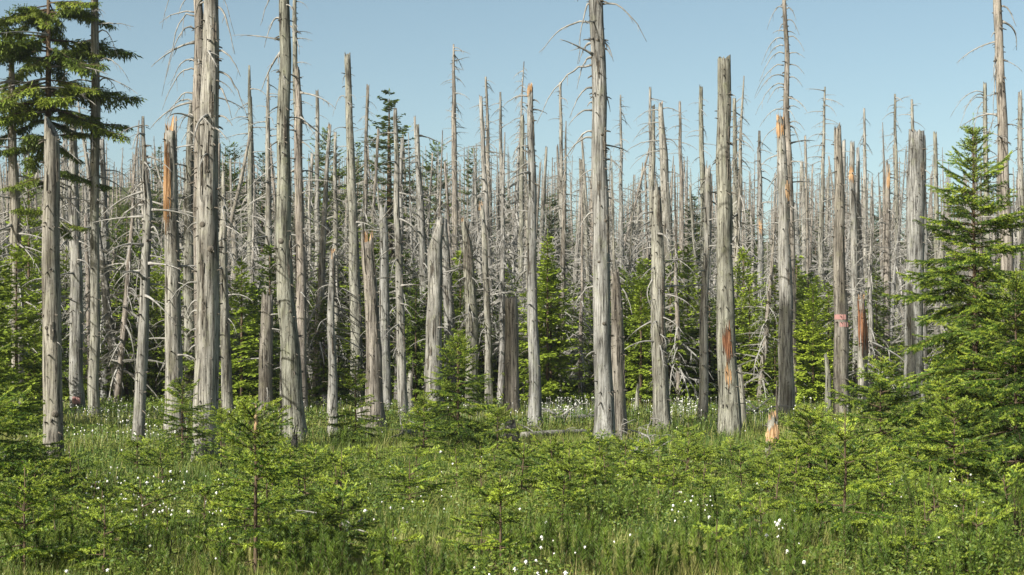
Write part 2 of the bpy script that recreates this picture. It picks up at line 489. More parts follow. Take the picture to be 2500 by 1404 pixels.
def dead_tree(label, px, top='snap', br=None, cb=(), patch=(), paint=(), bark=2, stubs=1.0, yb=None, name='dead_spruce', cat='dead tree', mat='wood', flare=0.42, sides=None, group=None, low=None, lift=0.15, extra=()):
    """px: [(x, y, width)...] in photo pixels from the base up; everything is built at the depth where the base meets the bog"""
    seed = len(TREES) + 1
    rnd = random.Random(seed * 31 + 5)
    xb, y0, w0 = px[0]
    g, ppm = ground_at(xb, yb or y0, lift)
    def loc(x, y): return ((x - xb) / ppm, CAM_H + (HORIZON - y) * g.y / F - g.z)
    pts = [(0, 0, -0.25, w0 / ppm / 2)]
    for (x, y, w) in px[1:]:
        lx, lz = loc(x, y)
        pts.append((lx, 0, lz, w / ppm / 2))
    root = empty(name, g)
    tag(root, label, cat, group)
    near = ppm > 62
    mb, at = trunk_mb(pts, seed, top, sides or (22 if near else 14), flare, 1.0, 0.14 if near else 0.25)
    tr = obj('trunk', mb.mesh('trunk', [M[mat], M['fresh'] if top == 'fresh' else M['wood']], True), root)
    H = pts[-1][2]
    if stubs:
        n = int(H * (13 if near else 8) * stubs)
        sm = MB()
        for i in range(n):
            z = rnd.uniform(0.06, 0.98) * H; q = rnd.uniform(0, 6.283)
            if rnd.random() < .75: z = min(.98 * H, .38 * round(z / .38) + rnd.uniform(-.03, .03))
            x, y, _, r = at(z)
            L = rnd.uniform(0.02, 0.09) + (0.12 * rnd.random() if rnd.random() < 0.2 else 0)
            d = Vector((math.cos(q), math.sin(q), rnd.uniform(-.6, .3))); th = rnd.uniform(0.006, 0.016)
            p = Vector((x + math.cos(q) * r * .92, y + math.sin(q) * r * .92, z))
            sm.tube([p, p + d * (L * .6 + r * .1), p + d * (L + r * .1) + Vector((0, 0, -.15 * L))], [th * 1.3, th, th * .6], 5)
        o = obj('branch_stubs', sm.mesh('branch_stubs', M['bark'], True), tr); o['kind'] = 'stuff'
    for k in range(bark if near else 0):
        z = rnd.uniform(0.2, 0.85) * H; q = rnd.uniform(-2.6, -0.5)
        m2 = patch_mb(at, z, z + rnd.uniform(0.4, 1.2), q, q + rnd.uniform(0.25, 0.6), seed * 9 + k, 4, 0.014, 0.6)
        if m2.f: obj('bark_strip', m2.mesh('bark_strip', M['bark']), tr)
    for (ya, yb2, q0, q1, mt, n) in patch:
        m2 = patch_mb(at, loc(0, ya)[1], loc(0, yb2)[1], math.radians(q0), math.radians(q1), seed + 77, n, 0.02, 0.45)
        obj('split_wood', m2.mesh('split_wood', M[mt]), tr)
    for (ya, yb2, q0, q1) in paint:
        obj('paint_mark', band_mb(at, loc(0, ya)[1], loc(0, yb2)[1], math.radians(q0), math.radians(q1), seed + ya).mesh('paint_mark', M['paint']), tr)
    for s in range(0 if not br else 1):
        n, a, b, l0, l1 = br; n = int(n * 1.35); l0 *= 1.2; l1 *= 1.4
        for i in range(n):
            t = a + (b - a) * (i + rnd.random()) / n
            z = t * H; x, y, _, r = at(z)
            q = rnd.uniform(0, 6.283)
            L = rnd.uniform(l0, l1)
            put_branch(root, rnd, (x + math.cos(q) * r * .8, y + math.sin(q) * r * .8, z), q, rnd.uniform(-0.35, 0.25), L, rnd.uniform(0.8, 1.3))
    if low:                                            # tangle of old low limbs
        n, a, b, l0, l1 = low
        for i in range(n):
            z = (a + (b - a) * rnd.random()) * H; x, y, _, r = at(z); q = rnd.uniform(0, 6.283)
            put_branch(root, rnd, (x + math.cos(q) * r * .8, y + math.sin(q) * r * .8, z), q, rnd.uniform(-0.9, -0.1), rnd.uniform(l0, l1), rnd.uniform(0.8, 1.2))
    for i, c in enumerate(cb):
        y0c, dx, dy = c[:3]; arch = c[3] if len(c) > 3 else 25
        lz = loc(0, y0c)[1]; x, y, _, r = at(lz)
        th = c[4] if len(c) > 4 else 0.019
        sg = 1 if dx > 0 else -1
        curve_branch(root, (x + sg * r * 0.8, y, lz), (x + dx / ppm, y, lz - dy / ppm), arch / ppm, rnd.uniform(-.35, .35) * abs(dx) / ppm, th, seed * 13 + i)
    for (yk, qk, rk) in extra:
        z = loc(0, yk)[1]; q = math.radians(qk); a = Vector(at.surf(q, z, -.03)); d = Vector((math.cos(q), math.sin(q), -.25)).normalized()
        km = MB(); km.tube([a, a + d * .035, a + d * (.035 + rk * .35), a + d * (.03 + rk * .4), a + d * .02], [rk * 1.3, rk * 1.05, rk * .7, rk * .4, rk * .2], 10)
        obj('knot', km.mesh('knot', M['bark'], True), tr)
    TREES.append(root)
    return root
TREES = []

# ---- trees of the front ranks, left to right (photo pixels: x, y, width)
D = dead_tree
D('slim pointed grey dead trunk at the left edge, in front of the dark spruce', [(48, 1010, 34), (40, 640, 28), (32, 420, 22), (28, 145, 13)], 'point', (16, .35, .95, .5, 1.4), low=(34, .15, .6, .6, 1.6), cb=[(470, 45, 190), (230, 40, 110)])
D('thick grey dead trunk with a slanted broken top and flared base, leftmost near the camera', [(132, 1112, 50), (128, 960, 46), (127, 600, 42), (125, 315, 37)], 'slant', (3, .2, .8, .2, .4), flare=0.25, bark=3, extra=[(1010, -60, .06), (470, -90, .03), (800, -110, .03)])
D('grey dead trunk with a reddish stain at its foot, right of the slanted-top trunk', [(190, 992, 34), (187, 700, 30), (180, 420, 24), (178, 310, 17)], 'snap', (9, .3, .95, .4, 1.0), paint=[(985, 968, -110, -50)])
D('tall straight dead trunk crossing the green spruce crown, running out of the top', [(230, 1004, 26), (232, 600, 22), (233, 250, 22), (230, 0, 17), (228, -260, 8)], 'point', (14, .3, .98, .4, 1.3), cb=[(150, 90, 55), (155, -110, 85), (200, -115, 55), (200, 60, 30), (60, 95, 5, 8), (80, 60, 60)])
D('twin-looking grey trunk standing just behind the tall straight left trunk', [(257, 970, 20), (256, 650, 18), (250, 345, 12)], 'snap', (14, .3, .95, .4, 1.0))
D('thin broken dead stem with a pale snapped tip, between two left trunks', [(278, 905, 14), (279, 700, 12), (278, 600, 9)], 'fresh', (4, .2, .9, .3, .6))
D('leaning dark grey dead trunk with a thin forked upper stem, left of the orange-split one', [(336, 1075, 30), (350, 800, 26), (361, 500, 21), (354, 430, 14), (352, 285, 7)], 'point', (16, .45, .98, .3, .9), cb=[(640, -26, 90), (560, 40, 60)])
D('broken trunk with a long orange split wood face below its jagged top', [(425, 1050, 44), (424, 800, 39), (418, 500, 33), (413, 325, 25)], 'fresh', (6, .2, .9, .3, .9), patch=[(600, 318, -165, -75, 'fresh', 16)])
D('slim weathered trunk half hidden left of the largest trunk', [(462, 990, 27), (461, 700, 27), (462, 380, 20), (465, 250, 9)], 'point', (18, .3, .95, .4, 1.1))
D('tall brown-grey trunk right behind the largest trunk, with long drooping limbs', [(500, 1030, 46), (488, 560, 33), (485, 200, 26), (483, 0, 22), (482, -240, 12)], 'point', (10, .4, .9, .4, 1.1),
  cb=[(40, -90, 195, 40), (70, -75, 120, 30), (170, -90, 100, 20), (30, -100, 20, 12), (150, -70, 60), (230, -80, 70), (250, -85, 30), (285, -60, 45), (330, -45, 20), (0, -45, 40), (-80, -90, 150, 40), (-60, 90, 150, 40)])
D('thickest grey dead trunk in the left half, with knots, bent limbs and peeling bark', [(505, 1108, 60), (505, 900, 58), (507, 600, 54), (512, 300, 46), (515, 0, 34), (516, -300, 20)], 'point', (8, .5, .95, .3, .8),
  cb=[(545, -55, 18, 6, .02), (690, -95, 60, 12, .018), (735, -55, 35, 8), (760, -50, 20, 8), (805, -50, 15, 6), (845, -45, 15, 6), (125, 78, 65, 8), (175, 88, 110, 10), (20, 60, 115, 10), (215, 55, 75, 8), (285, 60, 25, 6), (480, 55, 75, 12)], bark=6, sides=28, extra=[(550, -110, .05), (610, -60, .06), (420, -80, .035), (760, -100, .03)])
D('slim grey trunk tight on the right side of the thickest left trunk', [(556, 1012, 27), (552, 800, 24), (548, 560, 16), (546, 420, 8)], 'point', (12, .3, .95, .3, .9))
D('ragged grey snag with a bent top limb, right of the thickest left trunk', [(570, 905, 20), (574, 720, 19), (571, 545, 15)], 'snap', (10, .3, .98, .4, 1.0), cb=[(640, 30, 130)])
D('tall tapering dead trunk with a spear-like top, left of the dark young spruce', [(614, 930, 22), (612, 600, 17), (610, 300, 12), (609, 160, 5)], 'point', (28, .2, .95, .3, 1.0))
D('slender pointed grey trunk rising behind the broken stump, left of centre-left lean', [(653, 945, 22), (655, 600, 16), (654, 300, 11), (655, 178, 5)], 'point', (26, .25, .97, .4, 1.2))
D('stout broken stump with a chipped top, beside the leaning double trunk', [(650, 1010, 36), (649, 850, 33), (652, 730, 27)], 'snap', (5, .1, .9, .3, .6), flare=0.2)
D('tall leaning dead trunk with a knot hole and a swollen split base', [(724, 1062, 52), (712, 900, 48), (697, 740, 43), (691, 560, 38), (692, 300, 31), (694, 0, 26), (695, -300, 16)], 'point', (7, .5, .95, .3, .8), cb=[(45, -50, 70, 12), (-30, -60, 90, 10), (65, 40, 70, 8), (135, -15, 25, 5)], bark=6, sides=26, extra=[(590, -100, .06), (380, -70, .03), (760, -60, .035)])
D('narrow pale stem leaning against the swollen base of the leaning trunk', [(693, 1058, 22), (692, 960, 18), (690, 860, 10)], 'snap', None)
D('thin dead trunk with short side spikes running out of the top behind the leaning trunk', [(736, 985, 20), (726, 500, 15), (721, 170, 12), (720, 0, 9), (719, -120, 4)], 'point', (30, .3, .98, .15, .45))
D('blue-shaded slim trunk directly right of the leaning trunk', [(738, 1000, 26), (733, 700, 24), (730, 300, 19), (727, 172, 13)], 'snap', (16, .35, .98, .4, 1.1))
D('slim pale dead trunk with crossing fallen limbs, over bright green young spruces', [(776, 905, 18), (775, 600, 14), (774, 225, 8)], 'snap', (22, .2, .95, .3, .9), cb=[(600, 90, -70, 4), (640, -60, 60, 5)])
D('short pale pole with a chipped top in front of the bright spruces', [(812, 1015, 23), (811, 800, 19), (810, 622, 14)], 'fresh', (4, .2, .9, .2, .5))
D('tall clean dead trunk with a dark flat top, left of the far green spruce', [(873, 965, 32), (867, 700, 27), (857, 400, 20), (848, 142, 15)], 'snap', (8, .3, .95, .3, .8), cb=[(600, -60, 90), (240, -40, 45), (185, -14, 20, 3)])
D('broken trunk with an orange snapped crown, in the centre-left front rank', [(918, 1045, 46), (912, 850, 37), (904, 700, 34), (897, 598, 29)], 'fresh', (3, .2, .9, .2, .5), bark=4)
D('knobbly grey trunk with a dark broken top behind the orange-crowned one', [(943, 990, 25), (940, 750, 25), (935, 510, 19)], 'snap', (10, .2, .95, .15, .5))
D('slim straight tan trunk in the centre-left with a bare upper stem', [(987, 1012, 26), (976, 800, 20), (968, 500, 16), (966, 272, 9)], 'snap', (14, .3, .95, .3, .8))
D('ragged grey trunk hung with drooping limbs, right of the slim tan trunk', [(1042, 960, 26), (1036, 700, 21), (1026, 500, 18), (1020, 305, 8)], 'point', (18, .4, .97, .4, 1.1), low=(22, .2, .8, .6, 1.4))
D('thick pale trunk with a jagged dark top above the bright young spruce', [(1058, 1005, 46), (1060, 800, 38), (1065, 610, 33), (1077, 540, 17)], 'snap', (4, .3, .9, .2, .6), yb=1000, bark=5)
D('grey trunk right behind the thick pale one, leaning slightly right', [(1102, 975, 32), (1094, 700, 25), (1082, 545, 22)], 'snap', (8, .3, .95, .3, .8))
D('brown shredded trunk with hanging splinters and a pale tip, left of centre', [(1154, 985, 34), (1150, 760, 30), (1142, 600, 24), (1133, 545, 11)], 'fresh', (8, .4, .98, .5, 1.0), low=(14, .4, .95, .5, 1.0), patch=[(700, 560, -150, -40, 'bark', 12)])
D('tallest spiky dead spruce left of centre, with short twigs to its tip', [(1118, 915, 22), (1112, 600, 17), (1108, 300, 12), (1107, 108, 4)], 'point', (70, .35, .99, .25, .7))
D('slim pale trunk with an orange nicked tip, left of the dark shaded stump', [(1194, 985, 20), (1191, 760, 17), (1184, 600, 14), (1174, 505, 11)], 'fresh', (14, .3, .95, .3, .8))
D('dark shaded short stump with a flat top, left of the orange-tipped centre trunk', [(1250, 1000, 36), (1249, 850, 34), (1247, 732, 31)], 'flat', None, bark=0)
D('slim centre trunk with an orange splintered tip, foot in the open grass', [(1306, 1030, 34), (1300, 800, 26), (1297, 500, 21), (1296, 225, 13)], 'fresh', (8, .35, .97, .3, .8), cb=[(235, -70, 25, 10), (245, 22, 8, 3), (268, 40, 8, 3)], patch=[(240, 200, -170, -60, 'fresh', 7)], bark=4)
D('tall thick dead trunk right of centre with arched limbs against the sky', [(1476, 1074, 50), (1473, 900, 44), (1469, 600, 41), (1462, 300, 37), (1455, 0, 33), (1452, -280, 20)], 'point', (6, .4, .9, .3, .7),
  cb=[(10, 125, 92, 20), (55, -140, 68, 20), (12, -45, 145, 20), (105, 40, 45, 8), (120, 35, 20, 6), (105, -45, 50, 8), (140, -50, 75, 10), (160, -150, 140, 10), (215, -70, 75, 8), (235, 30, 38, 10), (270, -75, 40, 8), (320, -70, 60, 8), (335, -95, 75, 8), (390, 60, 40, 6), (250, -28, 12, 3), (520, -60, 60, 8), (700, -70, 55, 8), (860, -45, 15, 6)], bark=6, sides=28, extra=[(100, -95, .03), (330, -70, .03), (640, -110, .03), (540, -60, .03), (790, -80, .035)])
D('shorter blue-shaded trunk close against the right side of the tall centre trunk', [(1514, 1062, 40), (1509, 900, 34), (1503, 700, 26), (1501, 668, 20)], 'snap', None, cb=[(705, 40, 65, 4)])
D('bare thin dead spruce behind the tall trunk right of centre', [(1440, 900, 18), (1425, 600, 14), (1418, 395, 10)], 'snap', (20, .2, .95, .4, 1.0))
D('thin dead spruce with arched limbs and orange split tip, right of centre', [(1634, 965, 28), (1630, 600, 25), (1622, 400, 21), (1613, 262, 11)], 'fresh', (10, .4, .95, .3, .8), cb=[(270, -65, 25, 10), (300, -70, 45, 10), (265, 60, 20, 8), (345, -110, 45, 12), (370, -80, 40, 8), (420, 60, 30, 6), (340, 55, 50, 8)])
D('pinkish grey trunk with flaking bark and a ragged top, foot amid white flowers', [(1617, 1040, 42), (1609, 850, 36), (1606, 650, 33), (1601, 470, 24)], 'snap', (8, .3, .95, .4, .9), low=(14, .25, .7, .4, .9), bark=6)
D('thin snag with an orange tip and downswept limbs like a bare cone', [(1676, 940, 20), (1672, 760, 14), (1669, 675, 10)], 'fresh', (4, .3, .9, .3, .5), low=(18, .55, .97, .5, .9))
D('short broken stub trunk standing in the spruces right of the tall centre trunk', [(1572, 900, 22), (1570, 800, 21), (1568, 725, 19)], 'snap', (3, .2, .9, .3, .6))
D('slim trunk with a dark shaded lower half, left of the flat-topped trunk', [(1714, 1018, 24), (1721, 750, 20), (1727, 415, 14)], 'snap', (12, .4, .97, .3, .8))
D('dead spruce with a thick bare tip rising behind the shaded slim trunk', [(1720, 900, 18), (1716, 480, 15), (1711, 215, 9)], 'snap', (26, .3, .97, .3, .9))
D('stout flat-topped dead trunk with a torn brown wound low on its front', [(1781, 1050, 58), (1776, 850, 46), (1769, 600, 38), (1767, 300, 34), (1767, 148, 31)], 'flat', (2, .5, .9, .2, .4), cb=[(232, 28, 5, 2)], patch=[(900, 780, -118, -62, 'rust', 12), (960, 880, -112, -78, 'fresh', 6)], bark=4, sides=28)
D('narrow stem standing close on the right of the flat-topped trunk', [(1816, 1030, 16), (1812, 960, 13), (1806, 900, 9)], 'snap', None)
D('bare grey spruce with a hooked dark top right behind the flat-topped trunk', [(1805, 930, 18), (1798, 600, 15), (1793, 245, 9)], 'snap', (24, .3, .97, .3, .9), cb=[(250, 25, -12, 6)])
D('straight slim trunk with a pale foot and orange nick, between flat-topped and tall spiky trunks', [(1859, 945, 19), (1858, 700, 16), (1856, 540, 12), (1854, 320, 6)], 'point', (22, .35, .97, .3, .8), cb=[(660, -75, 110, 8, .02), (672, -80, 130, 8)], patch=[(580, 530, -140, -60, 'fresh', 5)])
D('tallest thin dead spruce on the right with rows of drooping whiskers against the sky', [(1935, 980, 24), (1930, 600, 22), (1922, 300, 15), (1916, 0, 9), (1914, -90, 4)], 'point', (18, .4, .7, .3, .9),
  cb=[(20, -45, 55, 18), (22, 28, 28, 12), (50, 35, 35, 12), (75, -30, 5, 4), (78, 25, 5, 4), (95, -60, 65, 18), (92, 45, 35, 14), (130, -65, 70, 16), (132, 45, 12, 10), (160, -75, 75, 16), (185, -80, 60, 16), (160, 45, 20, 10), (190, 40, 22, 10), (205, -75, 75, 14), (215, -50, 40, 12), (245, -25, 8, 4), (260, 32, 6, 5), (268, -70, 45, 14), (300, 40, 20, 12), (310, -75, 65, 14), (310, 38, 75, 10), (112, -50, 40, 10), (60, -18, 25, 6)])
D('dead trunk with an orange stripped shoulder above and dark shadow below, on the right', [(1922, 1003, 38), (1919, 800, 35), (1913, 500, 28), (1907, 300, 20)], 'fresh', (6, .4, .95, .3, .7), patch=[(345, 288, -170, -60, 'fresh', 8), (500, 440, -80, -20, 'fresh', 5)])
D('slim leaning pole tilting left, right of the shadowed trunk', [(1962, 850, 16), (1948, 640, 14), (1942, 500, 11)], 'snap', (10, .3, .97, .3, .7))
D('thin dead spruce with a pale broken tip, right of the leaning pole', [(1980, 880, 16), (1966, 640, 14), (1958, 398, 9)], 'snap', (20, .3, .97, .3, .8))
D('grey dead trunk marked with two red paint bars', [(2056, 1010, 38), (2052, 800, 33), (2049, 550, 27), (2045, 322, 18)], 'snap', (4, .4, .95, .2, .5), paint=[(780, 768, -165, -45), (798, 787, -115, -30)], bark=1)
D('slim trunk with a bright orange bare patch near its top, behind the red-marked one', [(2095, 960, 22), (2088, 700, 18), (2081, 500, 16), (2080, 355, 12)], 'snap', (12, .3, .95, .3, .8), patch=[(452, 400, -165, -60, 'fresh', 7)])
D('low rotten snag of torn red-brown wood, right of the red-marked trunk', [(2108, 1003, 24), (2106, 850, 25), (2102, 740, 17)], 'fresh', None, patch=[(880, 728, -170, -20, 'rust', 14)], mat='wood', name='broken_snag', cat='snag')
D('slim dead stem with an orange sliver tip, left of the wide broken right trunk', [(2164, 950, 22), (2166, 650, 17), (2168, 405, 11)], 'fresh', (8, .4, .95, .3, .7), patch=[(470, 410, -120, -50, 'fresh', 4)])
D('wide dead trunk with a broken rounded top behind the tall green right spruce', [(2232, 985, 48), (2233, 700, 44), (2235, 480, 42), (2236, 328, 38)], 'flat', (3, .3, .9, .2, .4), yb=985, bark=3)
D('slim stem pressed against the right side of the wide broken trunk', [(2254, 960, 22), (2256, 600, 18), (2254, 335, 11)], 'snap', (12, .3, .97, .2, .6))
D('tall bare dead trunk near the right edge, running out of the top', [(2470, 1040, 36), (2458, 650, 30), (2447, 350, 25), (2438, 0, 19), (2434, -200, 10)], 'point', (9, .4, .97, .3, .8), cb=[(15, 42, 50, 4, .02), (160, -22, 160, 20), (80, -20, 12, 5), (305, 45, 5, 4), (130, -15, 60, 6)])
D('dead spruce with a sweep of arched limbs, left of the tall right-edge trunk', [(2415, 960, 20), (2409, 560, 15), (2405, 208, 9)], 'snap', (18, .3, .9, .3, .8), cb=[(225, -85, 60, 16), (240, -60, 40, 14), (232, -75, 95, 16), (330, 30, -60, 3), (250, -30, 90, 8)])
D('dead trunk cut by the right edge of the picture', [(2496, 960, 26), (2492, 600, 18), (2489, 228, 10)], 'snap', (20, .3, .97, .3, .7))
D('thin dead spruce just left of the tall green right spruce top', [(2290, 930, 18), (2287, 600, 14), (2283, 328, 9)], 'snap', (22, .3, .97, .3, .8))
D('thin dead pole behind the top of the tall green right spruce', [(2384, 930, 18), (2382, 600, 15), (2380, 335, 10)], 'snap', (16, .3, .97, .3, .7))
D('thin spire-like dead spruce with faint whiskers, left of the red-marked trunk', [(2008, 900, 18), (2004, 600, 14), (2014, 212, 4)], 'point', (46, .35, .99, .3, .8))
D('slim dead spire just right of the orange-tipped centre trunk', [(1376, 890, 16), (1372, 500, 12), (1367, 203, 6)], 'snap', (22, .3, .97, .3, .9))
D('thin dead spire left of the orange-tipped centre trunk, second tallest there', [(1200, 890, 16), (1194, 500, 12), (1187, 188, 5)], 'point', (48, .35, .99, .25, .7))
D('dark-tipped dead spire between the nicked pale trunk and the orange-tipped centre trunk', [(1232, 890, 16), (1226, 500, 12), (1221, 225, 5)], 'point', (44, .35, .99, .25, .7))
D('pale blunt dead pole touching the left side of the orange-tipped centre trunk', [(1276, 900, 18), (1272, 600, 14), (1275, 285, 9)], 'snap', (22, .3, .97, .3, .8))
D('faint dead spire rising above the forest, right of the tall centre trunk', [(1520, 880, 14), (1517, 500, 10), (1515, 232, 4)], 'point', (48, .35, .99, .25, .7))
D('dead spire close left of the arched orange-tipped spruce', [(1594, 890, 16), (1590, 500, 12), (1587, 215, 6)], 'snap', (36, .35, .97, .25, .8))
D('dead spire between the arched spruce and the thick bare tip', [(1668, 890, 15), (1664, 500, 11), (1660, 252, 6)], 'snap', (36, .35, .97, .25, .7))
D('dead spire in the gap right of the orange-patched trunk', [(2118, 900, 15), (2112, 560, 12), (2110, 265, 5)], 'point', (44, .35, .99, .25, .7))
D('tallest thin spire left of the wide broken right trunk', [(2192, 890, 14), (2188, 500, 11), (2185, 230, 5)], 'point', (44, .35, .99, .25, .7))
D('dead spire whose tip stands directly above the wide broken right trunk', [(2232, 880, 16), (2229, 500, 13), (2226, 243, 6)], 'point', (40, .35, .99, .25, .7))

# ---- unseen dead trees added outside the left edge to shade trunks in view
def unseen_shade_caster(x, yb, shade_row, dist, w, label):
    g, ppm = ground_at(x, yb)
    P = g - Vector((math.sin(SUN_AZ), math.cos(SUN_AZ), 0)) * dist
    P.z = hg(P.x, P.y)
    H = CAM_H + (HORIZON - shade_row) * g.y / F + dist * math.tan(SUN_EL) - P.z
    root = empty('dead_spruce', P); tag(root, label, 'dead tree')
    mb, at = trunk_mb([(0, 0, -.3, w * .62), (0, 0, H * .5, w * .55), (0, 0, H, w * .5)], 900 + x, 'snap', 16)
    obj('trunk', mb.mesh('trunk', [M['wood'], M['wood']], True), root)
unseen_shade_caster(1924, 1003, 762, 31, .40, 'unseen tall dead trunk added to cast shade, outside the left edge, nearest the camera')
unseen_shade_caster(1251, 1000, 720, 25, .46, 'unseen tall dead trunk added to cast shade, outside the left edge, second from the camera')
unseen_shade_caster(1722, 1018, 625, 30, .24, 'unseen slim dead trunk added to cast shade, outside the left edge of the picture')

# ---- low stumps, roots and fallen timber on the bog
D('low freshly broken orange stump in the grass, right of the flat-topped trunk', [(1884, 1108, 30), (1884, 1060, 27), (1886, 1032, 22)], 'fresh', None, patch=[(1095, 1028, -175, -5, 'fresh', 14)], name='broken_stump', cat='stump', lift=0.05)
D('small bleached stump in front of the dark shaded stump', [(1252, 1085, 40), (1250, 1062, 32), (1246, 1040, 20)], 'snap', None, name='broken_stump', cat='stump', flare=0.6, lift=0.05)
D('small dark stump at the foot of the orange-crowned trunk', [(884, 1048, 30), (884, 1025, 28), (882, 1000, 20)], 'snap', None, name='broken_stump', cat='stump', lift=0.05)
D('bleached stump stub left of the swollen leaning base', [(716, 1110, 20), (718, 1090, 16), (720, 1068, 12)], 'snap', None, name='broken_stump', cat='stump', lift=0.05)
D('bleached broken stub at the foot of the short pale pole', [(813, 1062, 26), (812, 1045, 22), (814, 1018, 16)], 'snap', None, name='broken_stump', cat='stump', lift=0.05)
D('weathered hooked snag standing beside the slim tan trunk', [(1004, 1010, 22), (998, 960, 16), (1002, 915, 12)], 'snap', None, name='broken_snag', cat='snag', lift=0.05)
D('thin bleached spike stub right of the tall centre trunk', [(1555, 1000, 12), (1556, 960, 9), (1557, 940, 5)], 'snap', None, name='broken_stump', cat='stump', lift=0.05)
D('grey spike stub among young spruces, left of the red-marked trunk', [(2022, 1000, 16), (2020, 930, 13), (2014, 868, 6)], 'snap', None, name='broken_snag', cat='snag', lift=0.05)

def log(label, a, b, r, mat='wood', name='fallen_log', lift=0.15, zl=0.12, zr=None, roots=0):
    ga, pa = ground_at(a[0], a[1], lift); gb, pb = ground_at(b[0], b[1], lift)
    root = empty(name, ga); tag(root, label, 'log')
    rnd = random.Random(int(a[0]))
    d = gb - ga
    pts = []; rad = []
    n = 10
    for i in range(n + 1):
        t = i / n
        p = d * t; p.z = (hg(ga.x + p.x, ga.y + p.y) - ga.z) + (zl * (1 - t) + (zl if zr is None else zr) * t) + 0.02 * noise.noise((t * 4, a[0], 0))
        pts.append(p); rad.append(r * (1 - 0.35 * t) * (1 + 0.12 * noise.noise((t * 7, a[1], 2))))
    mb = MB(); mb.tube(pts, rad, 12)
    obj('trunk', mb.mesh('trunk', M[mat], True), root)
    for k in range(5):
        t = rnd.uniform(.1, .9); i = int(t * n)
        put_branch(root, rnd, pts[i], rnd.uniform(0, 6.28), rnd.uniform(0, 1.2), rnd.uniform(0.25, 0.6))
    for k in range(roots):
        q = rnd.uniform(0, 6.28)
        m2 = MB(); p = pts[0].copy(); dd = Vector((math.cos(q), 0.4 * math.sin(q), math.sin(q))) ; tp = [p]; tr = [r * .5]
        for s in range(5):
            dd = (dd + Vector((rnd.uniform(-.5, .5), rnd.uniform(-.5, .5), rnd.uniform(-.5, .3)))).normalized()
            p = p + dd * rnd.uniform(.05, .12); tp.append(p); tr.append(r * .5 * (1 - (s + 1) / 5.5))
        m2.tube(tp, tr, 6); obj('root', m2.mesh('root', M[mat], True), root)
    return root
log('long grey log lying in the grass left of the tall centre trunk', (1275, 1062), (1442, 1052), 0.075, zl=0.14)
log('pale fallen log behind the tall centre trunk, half sunk in the grass', (1342, 1022), (1470, 1014), 0.065, zl=0.16)
log('bleached root end lying before the slim tan trunk', (985, 1062), (1042, 1050), 0.055, roots=7, zl=0.2)
log('thin fallen stick lying among the foreground young spruces', (800, 1345), (885, 1300), 0.012, zl=0.22, zr=0.3)
log('grey fallen branch on the ground right of the shadowed short trunk', (1490, 1118), (1690, 1112), 0.028, zl=0.16)
log('bleached driftwood piece at the left edge of the bog', (5, 1105), (38, 1150), 0.05, zl=0.2, roots=5)
log('uprooted leaning log with a red-brown rotten end, behind the short pale pole', (800, 985), (742, 960), 0.14, 'wood', zl=0.1, zr=1.5, roots=9)
def red_end():
    o = [t for t in bpy.data.objects if t.get('label', '').startswith('uprooted leaning log')][0]
    tr = o.children[0]
    co = [v.co.copy() for v in tr.data.vertices][-12:]
    c = sum(co, Vector()) / 12
    mb = MB(); rnd = random.Random(4)
    for i in range(10):
        q = rnd.uniform(0, 6.28); r = 0.08
        mb.tube([c + Vector((r * math.cos(q), r * math.sin(q), -0.1)), c + Vector((1.2 * r * math.cos(q), r * math.sin(q), rnd.uniform(0.02, .16)))], [0.035, 0.008], 5)
    obj('rotten_end', mb.mesh('rotten_end', M['rust']), o)
red_end()

def dead_sapling(label, px, yb, h, seed):
    g, ppm = ground_at(px, yb, 0.1)
    root = empty('dead_sapling', g); tag(root, label, 'dead sapling')
    rnd = random.Random(seed); mb = MB()
    p = Vector((0, 0, -.05)); pts = [p.copy()]; rad = [0.016]
    n = 7
    for i in range(n):
        p = p + Vector((rnd.uniform(-.05, .05), rnd.uniform(-.03, .03), (h + .05) / n)); pts.append(p.copy()); rad.append(0.016 * (1 - .75 * (i + 1) / n))
    mb.tube(pts, rad, 6); obj('stem', mb.mesh('stem', M['branch'], True), root)
    for k in range(8):
        i = rnd.randint(2, n); put_branch(root, rnd, pts[i], rnd.uniform(0, 6.28), rnd.uniform(-.2, .9), rnd.uniform(.12, .35))
def debris(label, x, yb, L, n, seed):
    g, ppm = ground_at(x, yb, .1); rnd = random.Random(seed)
    root = empty('fallen_branch', g + Vector((0, 0, .1))); tag(root, label, 'branch')
    for i in range(n):
        o = put_branch(root, rnd, (rnd.uniform(-.2, .2), rnd.uniform(-.2, .2), rnd.uniform(0, .1)), rnd.choice((0, math.pi)) + rnd.uniform(-.7, .7), rnd.uniform(.1, .7), L * rnd.uniform(.6, 1.1), 1.4)
debris('bleached dead limbs lying left of the tall centre trunk by the pale log', 1370, 1020, .9, 5, 1)
debris('tangle of bleached limbs right of the flat-topped trunk', 1850, 1012, .9, 8, 2)
debris('bleached limbs scattered by the small stump before the dark shaded stump', 1265, 1058, .7, 4, 3)
debris('pale crooked limb leaning by the dark dense spruce right of the thickest left trunk', 600, 1000, 1.0, 3, 4)
debris('bleached limbs at the foot of the uprooted log', 780, 990, .8, 7, 5)
debris('pale dead limb in the grass before the pinkish flaking trunk', 1600, 1075, .8, 4, 6)
dead_sapling('bleached bare sapling at the foot of the shadowed short trunk', 1518, 1108, 0.75, 1)
dead_sapling('forked bleached twig right of the shadowed short trunk', 1551, 1110, 0.6, 2)
dead_sapling('crooked grey twig left of the pinkish flaking trunk', 1592, 1100, 0.7, 3)
dead_sapling('thin upright grey twig in the grass behind the long log', 1345, 1010, 0.6, 4)
dead_sapling('bleached root-like twig below the slim trunk beside the thickest left trunk', 572, 1095, 0.5, 5)

